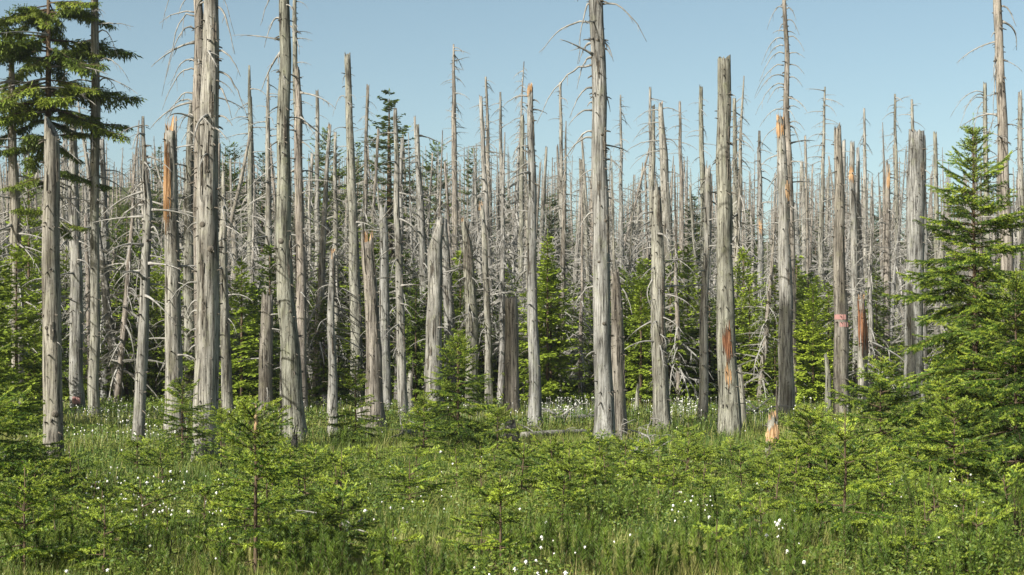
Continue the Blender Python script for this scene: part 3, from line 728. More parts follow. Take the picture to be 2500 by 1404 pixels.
# ---- the crowded stand behind: built once per kind, then copied
def far_kind(seed, H=10.0, pool=None):
    rnd = random.Random(seed)
    r0 = rnd.uniform(0.10, 0.155)
    lean = rnd.uniform(-.35, .35)
    top = rnd.choice(['point', 'point', 'snap', 'snap', 'fresh'])
    rt = 0.02 if top == 'point' else rnd.uniform(.045, .08)
    pts = [(0, 0, -0.4, r0), (lean * .4, 0, 4, r0 * .82), (lean, rnd.uniform(-.2, .2), H, rt)]
    mb, at = trunk_mb(pts, 500 + seed, top, 10, 0.25, 1.2, 0.5)
    t = mb.mesh('trunk', [M['wood_far'], M['fresh'] if top == 'fresh' else M['wood_far']], True)
    bb = MB()
    n = rnd.randint(110, 190)
    lows = rnd.uniform(0.06, 0.22)
    for i in range(n):
        f = lows + (0.985 - lows) * (i / n)
        z = f * H; x, y, _, r = at(z); q = rnd.uniform(0, 6.283)
        L = rnd.uniform(0.35, 1.0) * (2.0 * (1 - f) + 0.34) * rnd.choice((1, 1, 1.3, 0.5))
        m4 = Matrix.Translation((x, y, z)) @ Matrix.Rotation(q, 4, 'Z') @ Matrix.Rotation(rnd.uniform(-.2, .55), 4, 'Y') @ Matrix.Diagonal((L, L, L, 1))
        bb.add(pool[rnd.randint(0, len(pool) - 1)], m4)
    return t, bb.mesh('dead_branches', M['branch'])
FARBR = [branch_mb(700 + i, 5, rb, 1.0, 0.042, 3, 5) for i, rb in enumerate((.5, .7, .9, .4, .6, 1.0))]
FARBR2 = [branch_mb(740 + i, 5, rb, 1.0, 0.024, 3, 6) for i, rb in enumerate((.5, .7, .9, .4, .6, 1.0))]
FAR = [far_kind(i, 10.0, FARBR) for i in range(14)]
FAR2 = [far_kind(60 + i, 10.0, FARBR2) for i in range(12)]

def far_tree(rnd, X, Y, H, label, group, k):
    root = empty('dead_spruce', (X, Y, hg(X, Y)), rnd.uniform(0, 6.28))
    tag(root, label, 'dead tree', group)
    pool = FAR if Y > 80 else FAR2
    t, b = pool[k % len(pool)]
    s = H / 10.0; w = rnd.uniform(0.75, 1.15) * (0.6 + 0.4 * s)
    root.scale = (w, w, s)
    root.rotation_euler = (rnd.gauss(0, .035 if rnd.random() < .88 else .15), rnd.gauss(0, .035 if rnd.random() < .88 else .15), root.rotation_euler[2])
    obj('trunk', t, root)
    d = obj('dead_branches', b, root); d['kind'] = 'stuff'
    return root

def skyline(px):
    """mean pixel row of the tips of the far stand across the picture"""
    xs = [0, 250, 420, 600, 800, 1000, 1200, 1400, 1550, 1750, 1900, 2100, 2300, 2500]
    ys = [420, 390, 370, 400, 400, 390, 370, 400, 420, 410, 440, 420, 430, 440]
    return float(np.interp(px, xs, ys))
rf = random.Random(21)
k = 0
while k < 214:
    px = rf.uniform(-60, 2560)
    Y = 52 + 80 * rf.random() ** 1.3
    X = (px - 1250) * Y / F
    tip = skyline(px) + 5 + rf.gauss(0, 75)
    H = CAM_H + (HORIZON - tip) * Y / F - hg(X, Y)
    if not 4.0 < H < 17: continue
    far_tree(rf, X, Y, H, 'slender grey dead spruce crowded among many alike in the far stand', 'slender dead spruces of the far stand', k)
    k += 1

def far_wood():
    """the wood on the slope beyond: too dense and far to count"""
    rnd = random.Random(5); mb = MB()
    for i in range(900):
        px = rnd.uniform(-150, 2650); Y = rnd.uniform(140, 330)
        X = (px - 1250) * Y / F
        g = hg(X, Y); tip = skyline(px) + 35 + rnd.gauss(0, 45)
        H = CAM_H + (HORIZON - tip) * Y / F - g
        H = min(max(H, 5), 15)
        lx = rnd.uniform(-.5, .5)
        mb.tube([(X, Y, g - .5), (X + lx * .5, Y, g + H * .5), (X + lx, Y, g + H)], [rnd.uniform(.12, .22), .12, .04], 5, cap=False)
        for b in range(20):
            f = rnd.uniform(.2, .97); q = rnd.uniform(0, 6.28); L = (1.8 * (1 - f) + .4) * rnd.uniform(.5, 1.2)
            a = Vector((X + lx * f, Y, g + H * f)); dx = Vector((math.cos(q) * L, math.sin(q) * L, 0))
            mb.tube([a, a + dx * .5 + Vector((0, 0, -.05 * L)), a + dx + Vector((0, 0, -.45 * L))], [.04, .033, .016], 3, cap=False)
    o = obj('distant_dead_wood', mb.mesh('distant_dead_wood', M['wood_far']))
    tag(o, 'dense grey mass of distant dead trunks on the far slope', 'dead wood', None, 'stuff')
far_wood()

# ================================================================== living spruces
def needles(twigs, rng, step=0.0042, ln=0.022, wd=0.0086, up=0.25, around=2, fwd=0.62, out=0.78):
    """twigs: list of (p0, p1, new) -> arrays of needle triangles, material index"""
    P = []; A = []; Nn = []
    for p0, p1, nw in twigs:
        L = (p1 - p0).length
        n = max(2, int(L / step) * around)
        t = rng.random(n)
        a = np.array(p0)[None] + (np.array(p1) - np.array(p0))[None] * t[:, None]
        P.append(a); A.append(np.repeat(np.array((p1 - p0) / max(L, 1e-6))[None], n, 0)); Nn.append(np.full(n, nw))
    P = np.concatenate(P); A = np.concatenate(A); Nn = np.concatenate(Nn)
    n = len(P)
    R = rng.normal(size=(n, 3)); R[:, 2] += up
    R -= A * (R * A).sum(1)[:, None]; R /= np.linalg.norm(R, axis=1)[:, None] + 1e-9
    D = A * fwd + R * out
    S = np.cross(D, rng.normal(size=(n, 3))); S /= np.linalg.norm(S, axis=1)[:, None] + 1e-9
    l = ln * (0.75 + 0.5 * rng.random(n))[:, None]; w = wd * (0.8 + 0.4 * rng.random(n))[:, None]
    V = np.empty((n, 3, 3)); V[:, 0] = P - S * w * .5; V[:, 1] = P + S * w * .5; V[:, 2] = P + D * l
    return V.reshape(-1, 3), np.arange(3 * n).reshape(-1, 3), Nn.astype(np.int32)

def near_bough(L, seed, dens=1.0, new=0.4):
    """spruce bough along +X: flat spray of side shoots, light new growth at the tips"""
    rnd = random.Random(seed); rng = np.random.default_rng(seed)
    tw = []; wood = MB()
    n = max(5, int(L / 0.075))
    pts = []; p = Vector((0, 0, 0)); pitch = rnd.uniform(-.02, .12); yaw = 0
    for i in range(n + 1):
        pts.append(p.copy())
        t = i / n
        pitch += (-0.03 if t < 0.55 else 0.06) + rnd.uniform(-.04, .04); yaw += rnd.uniform(-.06, .06)
        p = p + Vector((math.cos(yaw) * math.cos(pitch), math.sin(yaw), math.sin(pitch))) * (L / n)
    wood.tube(pts, [0.003 + 0.006 * L * (1 - i / n) for i in range(n + 1)], 4)
    for i in range(int(n * 0.2), n):
        tw.append((pts[i], pts[i + 1], 1 if i >= n - 2 else 0))
    def shoot(p, d, l, lvl):
        m = max(1, int(l / 0.07)); q = p.copy(); prev = p.copy()
        for s in range(m):
            d = (d + Vector((rnd.uniform(-.12, .12), rnd.uniform(-.12, .12), -0.07 if lvl == 1 else -.1))).normalized()
            q = prev + d * l / m
            tw.append((prev.copy(), q.copy(), 1 if (s >= m - 1 and rnd.random() < new + .1) else 0))
            if lvl < 3 and l > 0.13:
                for sd in (-1, 1):
                    if rnd.random() < 0.6 * dens:
                        side = Vector((-d.y, d.x, 0)) * sd
                        dd = (d * .75 + side * .7 + Vector((0, 0, rnd.uniform(-.25, .12)))).normalized()
                        shoot(prev.lerp(q, rnd.random()), dd, min(l * .45, .16) * rnd.uniform(.6, 1.1) * (1 - .4 * s / m), lvl + 1)
            prev = q.copy()
        if lvl == 1: wood.tube([p, prev], [0.002, 0.001], 3, cap=False)
    for i in range(1, n):
        t = i / n
        if t < 0.12: continue
        d = (pts[i + 1] - pts[i]).normalized()
        for sd in (-1, 1):
            if rnd.random() > 0.92 * dens: continue
            side = Vector((-d.y, d.x, 0)) * sd
            dd = (d * rnd.uniform(.6, .95) + side * .85 + Vector((0, 0, rnd.uniform(-.2, .12)))).normalized()
            l = (0.42 * L * (1 - t) ** 0.8 * min(1, t * 3.5) + 0.045) * rnd.uniform(.7, 1.15)
            shoot(pts[i], dd, l, 1)
    V, Fa, mi = needles(tw, rng)
    wv = np.array(wood.v); tris = []
    for f in wood.f:
        for k in range(1, len(f) - 1): tris.append((f[0], f[k], f[k + 1]))
    Fa2 = np.array(tris) + len(V)
    return fast_mesh('bough', np.concatenate([V, wv]), np.concatenate([Fa, Fa2]), [M['needle'], M['needle_new'], M['livebark']], np.concatenate([mi, np.full(len(Fa2), 2)]))

BOUGH = {0.22: [near_bough(.22, 10 + i, 1, .7) for i in range(3)], 0.42: [near_bough(.42, 20 + i, 1, .55) for i in range(4)],
         0.75: [near_bough(.75, 30 + i, .95, .45) for i in range(4)], 1.15: [near_bough(1.15, 40 + i, .85, .4) for i in range(3)]}
def leader_mesh(L, seed):
    rnd = random.Random(seed); rng = np.random.default_rng(seed)
    tw = [(Vector((0, 0, i * L / 5)), Vector((rnd.uniform(-.004, .004), 0, (i + 1) * L / 5)), 1 if i > 1 else 0) for i in range(5)]
    for k in range(5):
        q = k * 1.25 + rnd.random(); a = Vector((0, 0, L * .05)); d = Vector((math.cos(q), math.sin(q), .8)) * L * .33
        tw.append((a, a + d, 1))
    V, Fa, mi = needles(tw, rng, .005, .02, .004, .3)
    return fast_mesh('leader_shoot', V, Fa, [M['needle'], M['needle_new']], mi)
LEAD = [leader_mesh(.3, 60 + i) for i in range(3)]

SPR = []
def near_spruce(label, x, yb, ytop, hw, spacing=0.2, per=5, dens=1.0, base=0.06, shape=0.8, group=None, lean=0.0, trunk_show=0, gap=0.0, low_pitch=-0.2, name='young_spruce', pos=None, hgt=None, hwm=None, ragged=.22):
    seed = 900 + len(SPR); rnd = random.Random(seed)
    if pos is None:
        g, ppm = ground_at(x, yb, 0.05)
        H = (CAM_H + (HORIZON - ytop) * g.y / F) - g.z
        W = hw / ppm
    else:
        g, H, W = pos, hgt, hwm
    root = empty(name, g, 0); tag(root, label, 'spruce', group)
    mb = MB(); n = 8
    pts = [Vector((lean * H * t + .015 * noise.noise((t * 4, seed, 0)), 0, -.1 + (H + .1) * t)) for t in [i / n for i in range(n + 1)]]
    r0 = 0.005 + 0.0095 * H
    mb.tube(pts, [r0 * (1 - .9 * i / n) + .003 for i in range(n + 1)], 8)
    obj('trunk', mb.mesh('trunk', M['livebark'], True), root)
    def axis(z): return Vector((lean * z, 0, z))
    obj('leader_shoot', rnd.choice(LEAD), root, axis(H - .12), (rnd.uniform(-.1, .1), rnd.uniform(-.1, .1), rnd.uniform(0, 6)), min(1.2, max(.5, H * .35)))
    z = H * base + spacing * .3
    off = rnd.random() * 6
    while z < H - .1:
        f = z / H
        Lz = W * min(1.0, 1.12 * (1 - f) ** shape + 0.04) * (0.75 + .25 * min(1, f / .18))
        k = per if f < .85 else max(3, per - 1)
        off += 0.6 + rnd.random()
        for i in range(k):
            if rnd.random() < gap: continue
            az = off + i * 6.283 / k + rnd.uniform(-.3, .3)
            L = max(.14, Lz * rnd.uniform(.9 - ragged, .9 + ragged * 1.05))
            cls = min(BOUGH, key=lambda c: abs(math.log(c / L)))
            pit = low_pitch * (1 - f) + 0.75 * f ** 1.6 + rnd.uniform(-.15, .15) * (1 + ragged)
            e = Matrix.Rotation(az, 3, 'Z') @ Matrix.Rotation(-pit, 3, 'Y') @ Matrix.Rotation(rnd.uniform(-.35, .35), 3, 'X')
            s = L / cls
            obj('bough', rnd.choice(BOUGH[cls]), root, axis(z + rnd.uniform(-.04, .04)), e.to_euler(), (s, s * rnd.choice((-1, 1)) * rnd.uniform(.85, 1.15), s))
        z += spacing * rnd.uniform(.75, 1.25) * (0.75 + .5 * (1 - f))
    SPR.append(root)
    return root

# hand-placed young spruces of the foreground (x, foot row, tip row, half width)
S = near_spruce
S('tall loose-branched young spruce at the right, tip against the sky', 2385, 1165, 312, 225, .2, 9, lean=-.012, shape=.7, gap=.1, ragged=.6, low_pitch=-.3)
S('dense broad young spruce filling the right edge below the tall one', 2480, 1190, 690, 260, .19, 8, shape=.6, ragged=.4)
S('young spruce with a fine upright tip left of the tall right spruce', 2150, 1150, 875, 200, .17, 7, shape=.7)
S('dense spruce tucked between the fine-tipped spruce and the tall right spruce', 2310, 1175, 925, 180, .17, 7, shape=.6)
S('low spreading spruce in front of the dense right group', 2330, 1225, 985, 190, .16, 7, shape=.6)
S('young spruce with a bare lower stem and a long bough reaching left, right foreground', 2063, 1365, 1000, 190, .2, 6, base=.32, shape=.5)
S('young spruce with a short leader in the right middle, left of the bare-stemmed one', 1975, 1215, 990, 150, .15, 7, shape=.7)
S('tall foreground sapling with a pale brown broken tip and dark bare stem, left of centre', 624, 1430, 985, 165, .17, 6, base=.12, shape=.35, gap=.06)
S('slender sapling before the orange-split and the thickest left trunks', 445, 1130, 925, 105, .15, 6, base=.3, shape=.55)
S('small upright sapling between the slender sapling and the leaning trunk', 540, 1150, 985, 95, .14, 6)
S('bright bushy young spruce under the thick pale trunk left of centre', 1118, 1100, 800, 135, .16, 7, shape=.75)
S('low bright spruce left of the bushy one, over the bleached root end', 1035, 1120, 960, 100, .14, 7)
S('low bright spruce in front of the dark shaded stump', 1215, 1105, 985, 85, .14, 7)
S('small spruce at the foot of the orange-crowned trunk', 868, 1085, 895, 85, .15, 6, gap=.1)
S('wide low spruce in the left foreground, before the orange-crowned trunk', 745, 1265, 1110, 150, .14, 7, shape=.6)
S('dark spruce boughs reaching in from the left edge above the white flowers', -40, 1290, 960, 235, .2, 7, shape=.4)
S('low dark spruce in the bottom left corner', 60, 1420, 1140, 210, .17, 7, shape=.5)
S('bushy spruce in the bottom left, right of the corner one', 255, 1430, 1235, 150, .15, 6, shape=.5)
S('young spruce in the foreground middle with a thin reddish stem', 1222, 1440, 1160, 135, .17, 6, shape=.5, base=.2)
S('low spreading spruce left of the centre foreground', 1000, 1255, 1120, 130, .13, 7, shape=.5)
S('small spruce in the grass below the shadowed short trunk', 1390, 1260, 1095, 120, .14, 7)
S('sapling with a crooked dark stem right of the pinkish flaking trunk', 1680, 1145, 1015, 75, .14, 5, gap=.15)
S('low spruce in the bottom right corner', 2385, 1440, 1240, 160, .16, 6, shape=.5, base=.2)
S('flat spruce boughs spreading low at the bottom right', 2210, 1425, 1290, 150, .13, 6, shape=.3)
S('small spruce beside the slim pale foot left of the leaning double trunk', 610, 1085, 960, 70, .13, 6)
S('low spruce left of the slender sapling', 335, 1165, 1065, 90, .13, 6)
S('small bright spruce at the bottom, left of the reddish-stemmed one', 960, 1425, 1290, 130, .14, 6, shape=.5)
S('low spruce beneath the tall foreground sapling, to its right', 790, 1400, 1245, 120, .14, 6, shape=.5)
S('low spruce beneath the tall foreground sapling, to its left', 500, 1330, 1185, 120, .14, 6, shape=.5)

tip = [o for o in SPR if o['label'].startswith('tall foreground sapling')][0]
def broken_tip(root):
    zt = max(c.location.z for c in root.children)
    mb = MB(); mb.tube([(0, 0, zt - .12), (.004, 0, zt - .05), (0, 0, zt + .05), (.006, 0, zt + .1)], [.013, .017, .014, .005], 7)
    obj('broken_tip', mb.mesh('broken_tip', M['fresh'], True), root)
broken_tip(tip)

S('dark spruce standing half outside the left edge, its boughs reaching over the bog', -150, 1235, 830, 300, .2, 9, shape=.45, ragged=.35)

# scattered low spruces that look alike in the undergrowth
rs = random.Random(77)
CLEAR = [(190, 610, 1140, 1300), (840, 1140, 1175, 1404), (1250, 1560, 990, 1110), (1640, 1810, 1215, 1340), (60, 430, 990, 1110), (1380, 1640, 1290, 1380)]
def open_ground(x, y):
    return any(a < x < b and c < y < d for a, b, c, d in CLEAR) and rs.random() < .85
PL = []
for i in range(185):
    for tries in range(30):
        y = rs.choice((rs.uniform(1060, 1140), rs.uniform(1110, 1250), rs.uniform(1130, 1260), rs.uniform(1180, 1410)))
        x = rs.uniform(20, 2480)
        if open_ground(x, y): continue
        if all(abs(x - a) + 2 * abs(y - b) > 48 for a, b in PL): break
    PL.append((x, y))
    h = rs.uniform(.4, .95) * (1 if y < 1250 else .85)
    g, ppm = ground_at(x, y, 0.05)
    h = min(h, max(.22, (y - (1080 if x < 1250 else 1062)) / ppm))
    near_spruce('low bright green spruce seedling in the undergrowth before the trunks', 0, 0, 0, 0, .13, 5, shape=rs.uniform(.35, .9), ragged=rs.uniform(.15, .5), gap=rs.uniform(0, .25), lean=rs.uniform(-.15, .15), group='spruce seedlings in the undergrowth', pos=g, hgt=h, hwm=h * rs.uniform(.65, 1.0), name='spruce_seedling')

# ---- spruces of the middle and far distance: crown meshes shared between copies
def tuft_chain(out, p, d, l, wd, rnd, k=3):
    for s in range(k):
        dd = (d + Vector((rnd.uniform(-.3, .3), rnd.uniform(-.3, .3), rnd.uniform(-.25, .2)))).normalized()
        sd = dd.cross(Vector((rnd.uniform(-.6, .6), rnd.uniform(-.6, .6), 1))).normalized()
        a = p + d * (l * s / k); ln = l / k * rnd.uniform(1.1, 1.5); w = wd * rnd.uniform(.6, 1.2)
        out.append((a, a + dd * ln * .4 + sd * w, a + dd * ln)); out.append((a, a + dd * ln, a + dd * ln * .4 - sd * w))

def crown_mesh(seed, H, W, spacing=.28, per=7, shape=.75, gap=.05, base=.05, mats=('needle_far', 'needle_new'), wd=.05, newf=.22, droop=.25, tw=.085):
    rnd = random.Random(seed); out = []; mi = []
    z = base * H
    while z < H:
        f = z / H
        Lz = W * (1.05 * (1 - f) ** shape + .05)
        for i in range(per if f < .85 else 4):
            if rnd.random() < gap: continue
            az = rnd.uniform(0, 6.283); L = Lz * rnd.uniform(.55, 1.15); pit = -droop * (1 - f) + .6 * f ** 2 + rnd.uniform(-.18, .18)
            d = Vector((math.cos(az) * math.cos(pit), math.sin(az) * math.cos(pit), math.sin(pit)))
            n = max(3, int(L / tw)); p = Vector((0, 0, z + rnd.uniform(-.08, .08)))
            side = Vector((-math.sin(az), math.cos(az), 0))
            for j in range(n):
                t = (j + .5) / n
                q = p + d * L * t + Vector((0, 0, -.12 * L * t * (1 - t) * 2 + .06 * L * t * t))
                if t < .12: continue
                for sd in (-1, 1):
                    dd = (d * .8 + side * sd * .8 + Vector((0, 0, rnd.uniform(-.35, .1)))).normalized()
                    k0 = len(out)
                    tuft_chain(out, q, dd, (.36 * L * (1 - t) + .08) * rnd.uniform(.7, 1.2), wd, rnd, 2 if L < .5 else 3)
                    mi += [1 if rnd.random() < newf + .25 * (t > .75) else 0 for _ in range(len(out) - k0)]
            k0 = len(out); tuft_chain(out, p + d * L * .9, d, .15 * L + .06, wd, rnd, 2); mi += [1] * (len(out) - k0)
        z += spacing * rnd.uniform(.6, 1.3) * (.55 + .6 * (1 - f))
    k0 = len(out); tuft_chain(out, Vector((0, 0, H - .25)), Vector((0, 0, 1)), .4, wd * .35, rnd, 5); mi += [0] * (len(out) - k0)
    V = np.array([tuple(v) for t in out for v in t]); Fa = np.arange(len(V)).reshape(-1, 3)
    return fast_mesh('crown', V, Fa, [M[m] for m in mats], mi)

def stem_mesh(H, r):
    mb = MB(); mb.tube([(0, 0, -.3), (0, 0, H * .5), (0, 0, H * .97)], [r, r * .6, .012], 7)
    return mb.mesh('trunk', M['livebark'], True)
MID = [(crown_mesh(40 + i, 4.0, w, .2, 8, sh), stem_mesh(4.0, .055)) for i, (w, sh) in enumerate([(1.15, .75), (1.3, .65), (.95, .8), (1.4, .7), (1.1, .6), (1.25, .85), (1.0, .7)])]
TALL = [(crown_mesh(80 + i, 12.0, w, .5, 9, sh, .08, .08, ('needle_dark', 'needle_far'), .1, .12, .35, .13), stem_mesh(12.0, .16)) for i, (w, sh) in enumerate([(2.6, .6), (2.2, .75), (3.2, .5)])]

def mid_spruce(pool, rnd, k, g, H, base_h, label, group=None, wx=1.0, name='young_spruce'):
    root = empty(name, g, rnd.uniform(0, 6.28)); tag(root, label, 'spruce', group)
    s = H / base_h; root.scale = (s * wx, s * wx, s)
    c, t = pool[k % len(pool)]
    obj('trunk', t, root); obj('crown', c, root)
    return root

rm = random.Random(9)
def mp(label, x, yb, ytop, k=0, wx=1.0, pool=MID, bh=4.0, group=None):
    g, ppm = ground_at(x, yb, .1)
    H = CAM_H + (HORIZON - ytop) * g.y / F - g.z
    mid_spruce(pool, rm, k, g, H, bh, label, group, wx)
mp('dark dense young spruce between the thickest left trunk and the broken stump', 590, 1000, 640, 0, 1.0)
mp('second dark spruce close behind the dark dense one', 622, 985, 700, 3, 1.0)
mp('bright full young spruce right of the orange-tipped centre trunk', 1345, 985, 640, 1, .85)
mp('bright young spruce filling the gap left of the tall centre trunk', 1400, 965, 700, 4, .9)
mp('layered young spruce with horizontal boughs right of the shadowed short trunk', 1565, 990, 690, 2, .9)
mp('bright young spruce behind the slim leaning dark trunk at the left', 310, 975, 520, 1, .7)
mp('bright young spruce below the orange-tipped short stem at the left', 285, 965, 650, 5, .8)
mp('bright young spruce behind the short pale pole', 800, 960, 620, 3, .75)
mp('young spruce glowing above the orange-crowned trunk', 880, 930, 545, 2, .7)
mp('young spruce between the slim tan and the thick pale trunks', 1015, 985, 690, 4, .75)
mp('young spruce right of the shredded brown trunk', 1215, 975, 700, 5, .8)
mp('young spruce between the pinkish flaking trunk and the shaded slim trunk', 1680, 965, 600, 0, .8)
mp('young spruce right of the flat-topped trunk', 1830, 975, 690, 1, .8)
mp('young spruce right of the dark-shadowed right trunk', 1985, 985, 700, 3, .85)
mp('young spruce with an upright tip just right of the red-brown snag', 2128, 960, 640, 2, .6)
mp('young spruce left of the dark-shadowed right trunk', 1885, 965, 740, 6, .9)
mp('dark shaded spruce at the left edge behind the slanted-top trunk', 40, 1035, 610, 3, .95)
mp('low dark spruce at the foot of the left-edge spruce', 85, 1005, 800, 1, 1.2)
mp('broad dark spruce cut by the left edge', -60, 1055, 540, 0, 1.1)
mp('dark spruce rising behind the slanted-top trunk, under the tall living spruce', 70, 985, 420, 5, .75)
GRP = 'young green spruces under the dead stand'
for i in range(215):
    px = rm.uniform(-60, 2560); Y = rm.uniform(56, 100) if i < 130 else rm.uniform(50, 72)
    X = (px - 1250) * Y / F; g = Vector((X, Y, hg(X, Y)))
    if 2180 < px < 2290 and Y < 62: px += 130; X = (px - 1250) * Y / F; g = Vector((X, Y, hg(X, Y)))
    H = rm.uniform(2.0, 5.6) * (1.15 if px < 1000 else 1.0)
    mid_spruce(MID, rm, i, g, H, 4.0, 'small green young spruce growing between the far dead trunks', GRP, rm.uniform(.85, 1.3))
def tp(label, x, Y, ytop, k, wx=1.0, group=None):
    X = (x - 1250) * Y / F; g = Vector((X, Y, hg(X, Y)))
    H = CAM_H + (HORIZON - ytop) * Y / F - g.z
    mid_spruce(TALL, rm, k, g, H, 12.0, label, group, wx, 'living_spruce')
tp('tall dark living spruce with a pointed tip against the sky, left of centre', 950, 100, 222, 1, 1.6)
tp('dark round-topped living spruce left of the clean flat-topped trunk', 800, 125, 315, 2, .8)
tp('dark living spruce just right of the clean flat-topped trunk', 872, 135, 350, 0, .8)
tp('dark broad spruce behind the bent-limbed snag in the left half', 560, 105, 350, 2, .8)
tp('dark spruce right of the bent-limbed snag', 640, 112, 375, 0, .8)
tp('dark living spruce behind the tallest spiky dead spruce', 1065, 130, 345, 2, .8)
tp('dark living spruce right of the tallest spiky dead spruce', 1155, 135, 365, 0, .8)
tp('dark living spruce left of the thickest left trunk', 390, 150, 360, 1, 1.0)
for i in range(120):
    px = rm.uniform(-100, 900) if i > 75 else rm.uniform(-100, 2600); Y = rm.uniform(110, 240)
    X = (px - 1250) * Y / F; g = Vector((X, Y, hg(X, Y)))
    H = CAM_H + (HORIZON - (skyline(px) + rm.uniform(60, 150))) * Y / F - g.z
    if H < 3: continue
    mid_spruce(TALL, rm, i, g, min(H, 11), 12.0, 'dark green spruce far back on the wooded slope', 'dark spruces on the far slope', rm.uniform(1, 1.5), 'living_spruce')

# ---- the tall living spruce at the left, layered boughs with gaps
def old_bough(L, seed):
    rnd = random.Random(seed); out = []; mi = []
    wood = MB(); pts = []; p = Vector((0, 0, 0)); pit = .1
    n = 14
    for i in range(n + 1):
        pts.append(p.copy()); pit += -.035 if i < 8 else .03
        p = p + Vector((math.cos(pit), rnd.uniform(-.06, .06), math.sin(pit))) * L / n
    wood.tube(pts, [.03 * (1 - .85 * i / n) for i in range(n + 1)], 5)
    for i in range(3, n + 1):
        t = i / n
        for r in range(3):
            for sd in (-1, 1):
                if rnd.random() < .38: continue
                d = Vector((.75, sd * rnd.uniform(.4, 1), rnd.uniform(-.45, .1))).normalized()
                l = (.5 * (1 - t) + .18) * rnd.uniform(.5, 1.2) * L / 2
                wood.tube([pts[i], pts[i] + d * l], [.008, .003], 3, cap=False)
                for s in range(int(l / .07) + 1):
                    a = pts[i] + d * l * s * .07 / l
                    for q in range(3):
                        dd = (d * .6 + Vector((rnd.uniform(-1, 1), rnd.uniform(-1, 1), rnd.uniform(-1.3, .2)))).normalized()
                        tuft_chain(out, a, dd, rnd.uniform(.1, .24), .022, rnd, 2)
    V = [tuple(v) for t in out for v in t]; Fa = list(np.arange(len(V)).reshape(-1, 3)); mi = [1 if rnd.random() < .6 else 0 for _ in Fa]
    k = len(V); V += wood.v
    for f in wood.f:
        for j in range(1, len(f) - 1): Fa.append((f[0] + k, f[j] + k, f[j + 1] + k)); mi.append(2)
    return fast_mesh('bough', np.array(V), np.array(Fa), [M['needle_dark'], M['needle_far'], M['livebark']], mi)
OLD = [old_bough(2.2, 200 + i) for i in range(4)]
def old_spruce():
    Yd = 44.0; X = (118 - 1250) * Yd / F; g = Vector((X, Yd, hg(X, Yd))); ppm = F / Yd
    root = empty('living_spruce', g); tag(root, 'tall living spruce with layered dark green boughs, top left behind the dead trunks', 'spruce')
    H = 13.0; rnd = random.Random(8)
    mb = MB(); mb.tube([(.1, 0, -.3), (.05, 0, 4), (0, 0, 8), (0, 0, H)], [.17, .14, .10, .03], 12)
    obj('trunk', mb.mesh('trunk', M['livebark'], True), root)
    def zof(y): return CAM_H + (HORIZON - y) * Yd / F - g.z
    layers = [(-160, 9, 2.0), (-80, 8, 2.2), (15, 9, 2.1), (35, 5, 2.0), (108, 9, 2.5), (135, 7, 2.3), (205, 4, 2.1), (232, 8, 2.4), (265, 8, 2.6), (300, 6, 2.2), (350, 5, 1.9), (430, 4, 1.7), (520, 4, 1.7)]
    for y, n, L in layers:
        o = rnd.random() * 6
        for i in range(n):
            az = o + 6.283 * i / n + rnd.uniform(-.3, .3)
            e = Matrix.Rotation(az, 3, 'Z') @ Matrix.Rotation(-rnd.uniform(-.35, .2), 3, 'Y') @ Matrix.Rotation(rnd.uniform(-.4, .4), 3, 'X')
            s = L / 2.2 * rnd.uniform(.4, 1.12)
            obj('bough', rnd.choice(OLD), root, (0, 0, zof(y + rnd.uniform(-18, 18))), e.to_euler(), s)
    for i in range(14):
        put_branch(root, rnd, (0, 0, zof(rnd.uniform(60, 330))), rnd.uniform(0, 6.28), rnd.uniform(-.2, .1), rnd.uniform(1.4, 2.8))
    for i in range(26):
        put_branch(root, rnd, (0, 0, zof(rnd.uniform(330, 760))), rnd.uniform(0, 6.28), rnd.uniform(-.5, 0), rnd.uniform(.8, 1.8))
old_spruce()

# ================================================================== pine shrubs with upright shoots
def pine_shoot(L, seed):
    rnd = random.Random(seed); rng = np.random.default_rng(seed)
    pts = [Vector((0, 0, 0))]
    for i in range(6): pts.append(pts[-1] + Vector((rnd.uniform(-.04, .04) * L, rnd.uniform(-.04, .04) * L, L / 6)))
    tw = [(pts[i], pts[i + 1], 0) for i in range(1, 6)]
    V, Fa, mi = needles(tw, rng, .0026, .05, .0060, .5, 2, .8, .68)
    mb = MB(); mb.tube(pts, [.006 - .0006 * i for i in range(7)], 4)
    tr = []
    for f in mb.f:
        for k in range(1, len(f) - 1): tr.append((f[0], f[k], f[k + 1]))
    return fast_mesh('shoot', np.concatenate([V, np.array(mb.v)]), np.concatenate([Fa, np.array(tr) + len(V)]), [M['pine'], M['livebark']], np.concatenate([mi, np.full(len(tr), 1)]))
SHOOT = [pine_shoot(l, 400 + i) for i, l in enumerate((.26, .34, .40, .30, .46, .22))]
def pine_shrub(label, x, yb, h, n, spread, group=None, seed=0):
    rnd = random.Random(seed + int(x)); g, ppm = ground_at(x, yb, .1)
    root = empty('pine_shrub', g); tag(root, label, 'pine shrub', group)
    mb = MB()
    for i in range(n):
        q = rnd.uniform(0, 6.28); rr = spread * math.sqrt(rnd.random())
        b = Vector((rr * math.cos(q), rr * math.sin(q), rnd.uniform(.02, max(.05, h - .3)) * (1 - .5 * rr / spread)))
        mb.tube([(0, 0, -.05), b * .5 + Vector((0, 0, -.02)), b], [.012, .009, .006], 4, cap=False)
        e = Matrix.Rotation(q, 3, 'Z') @ Matrix.Rotation(rnd.uniform(0, .45) * rr / spread, 3, 'Y')
        obj('shoot', rnd.choice(SHOOT), root, b, e.to_euler(), rnd.uniform(.75, 1.2))
    obj('stem', mb.mesh('stem', M['livebark']), root)
pine_shrub('tall pine shrub with candle shoots in front of the dense right spruces', 2265, 1290, 1.0, 18, .2)
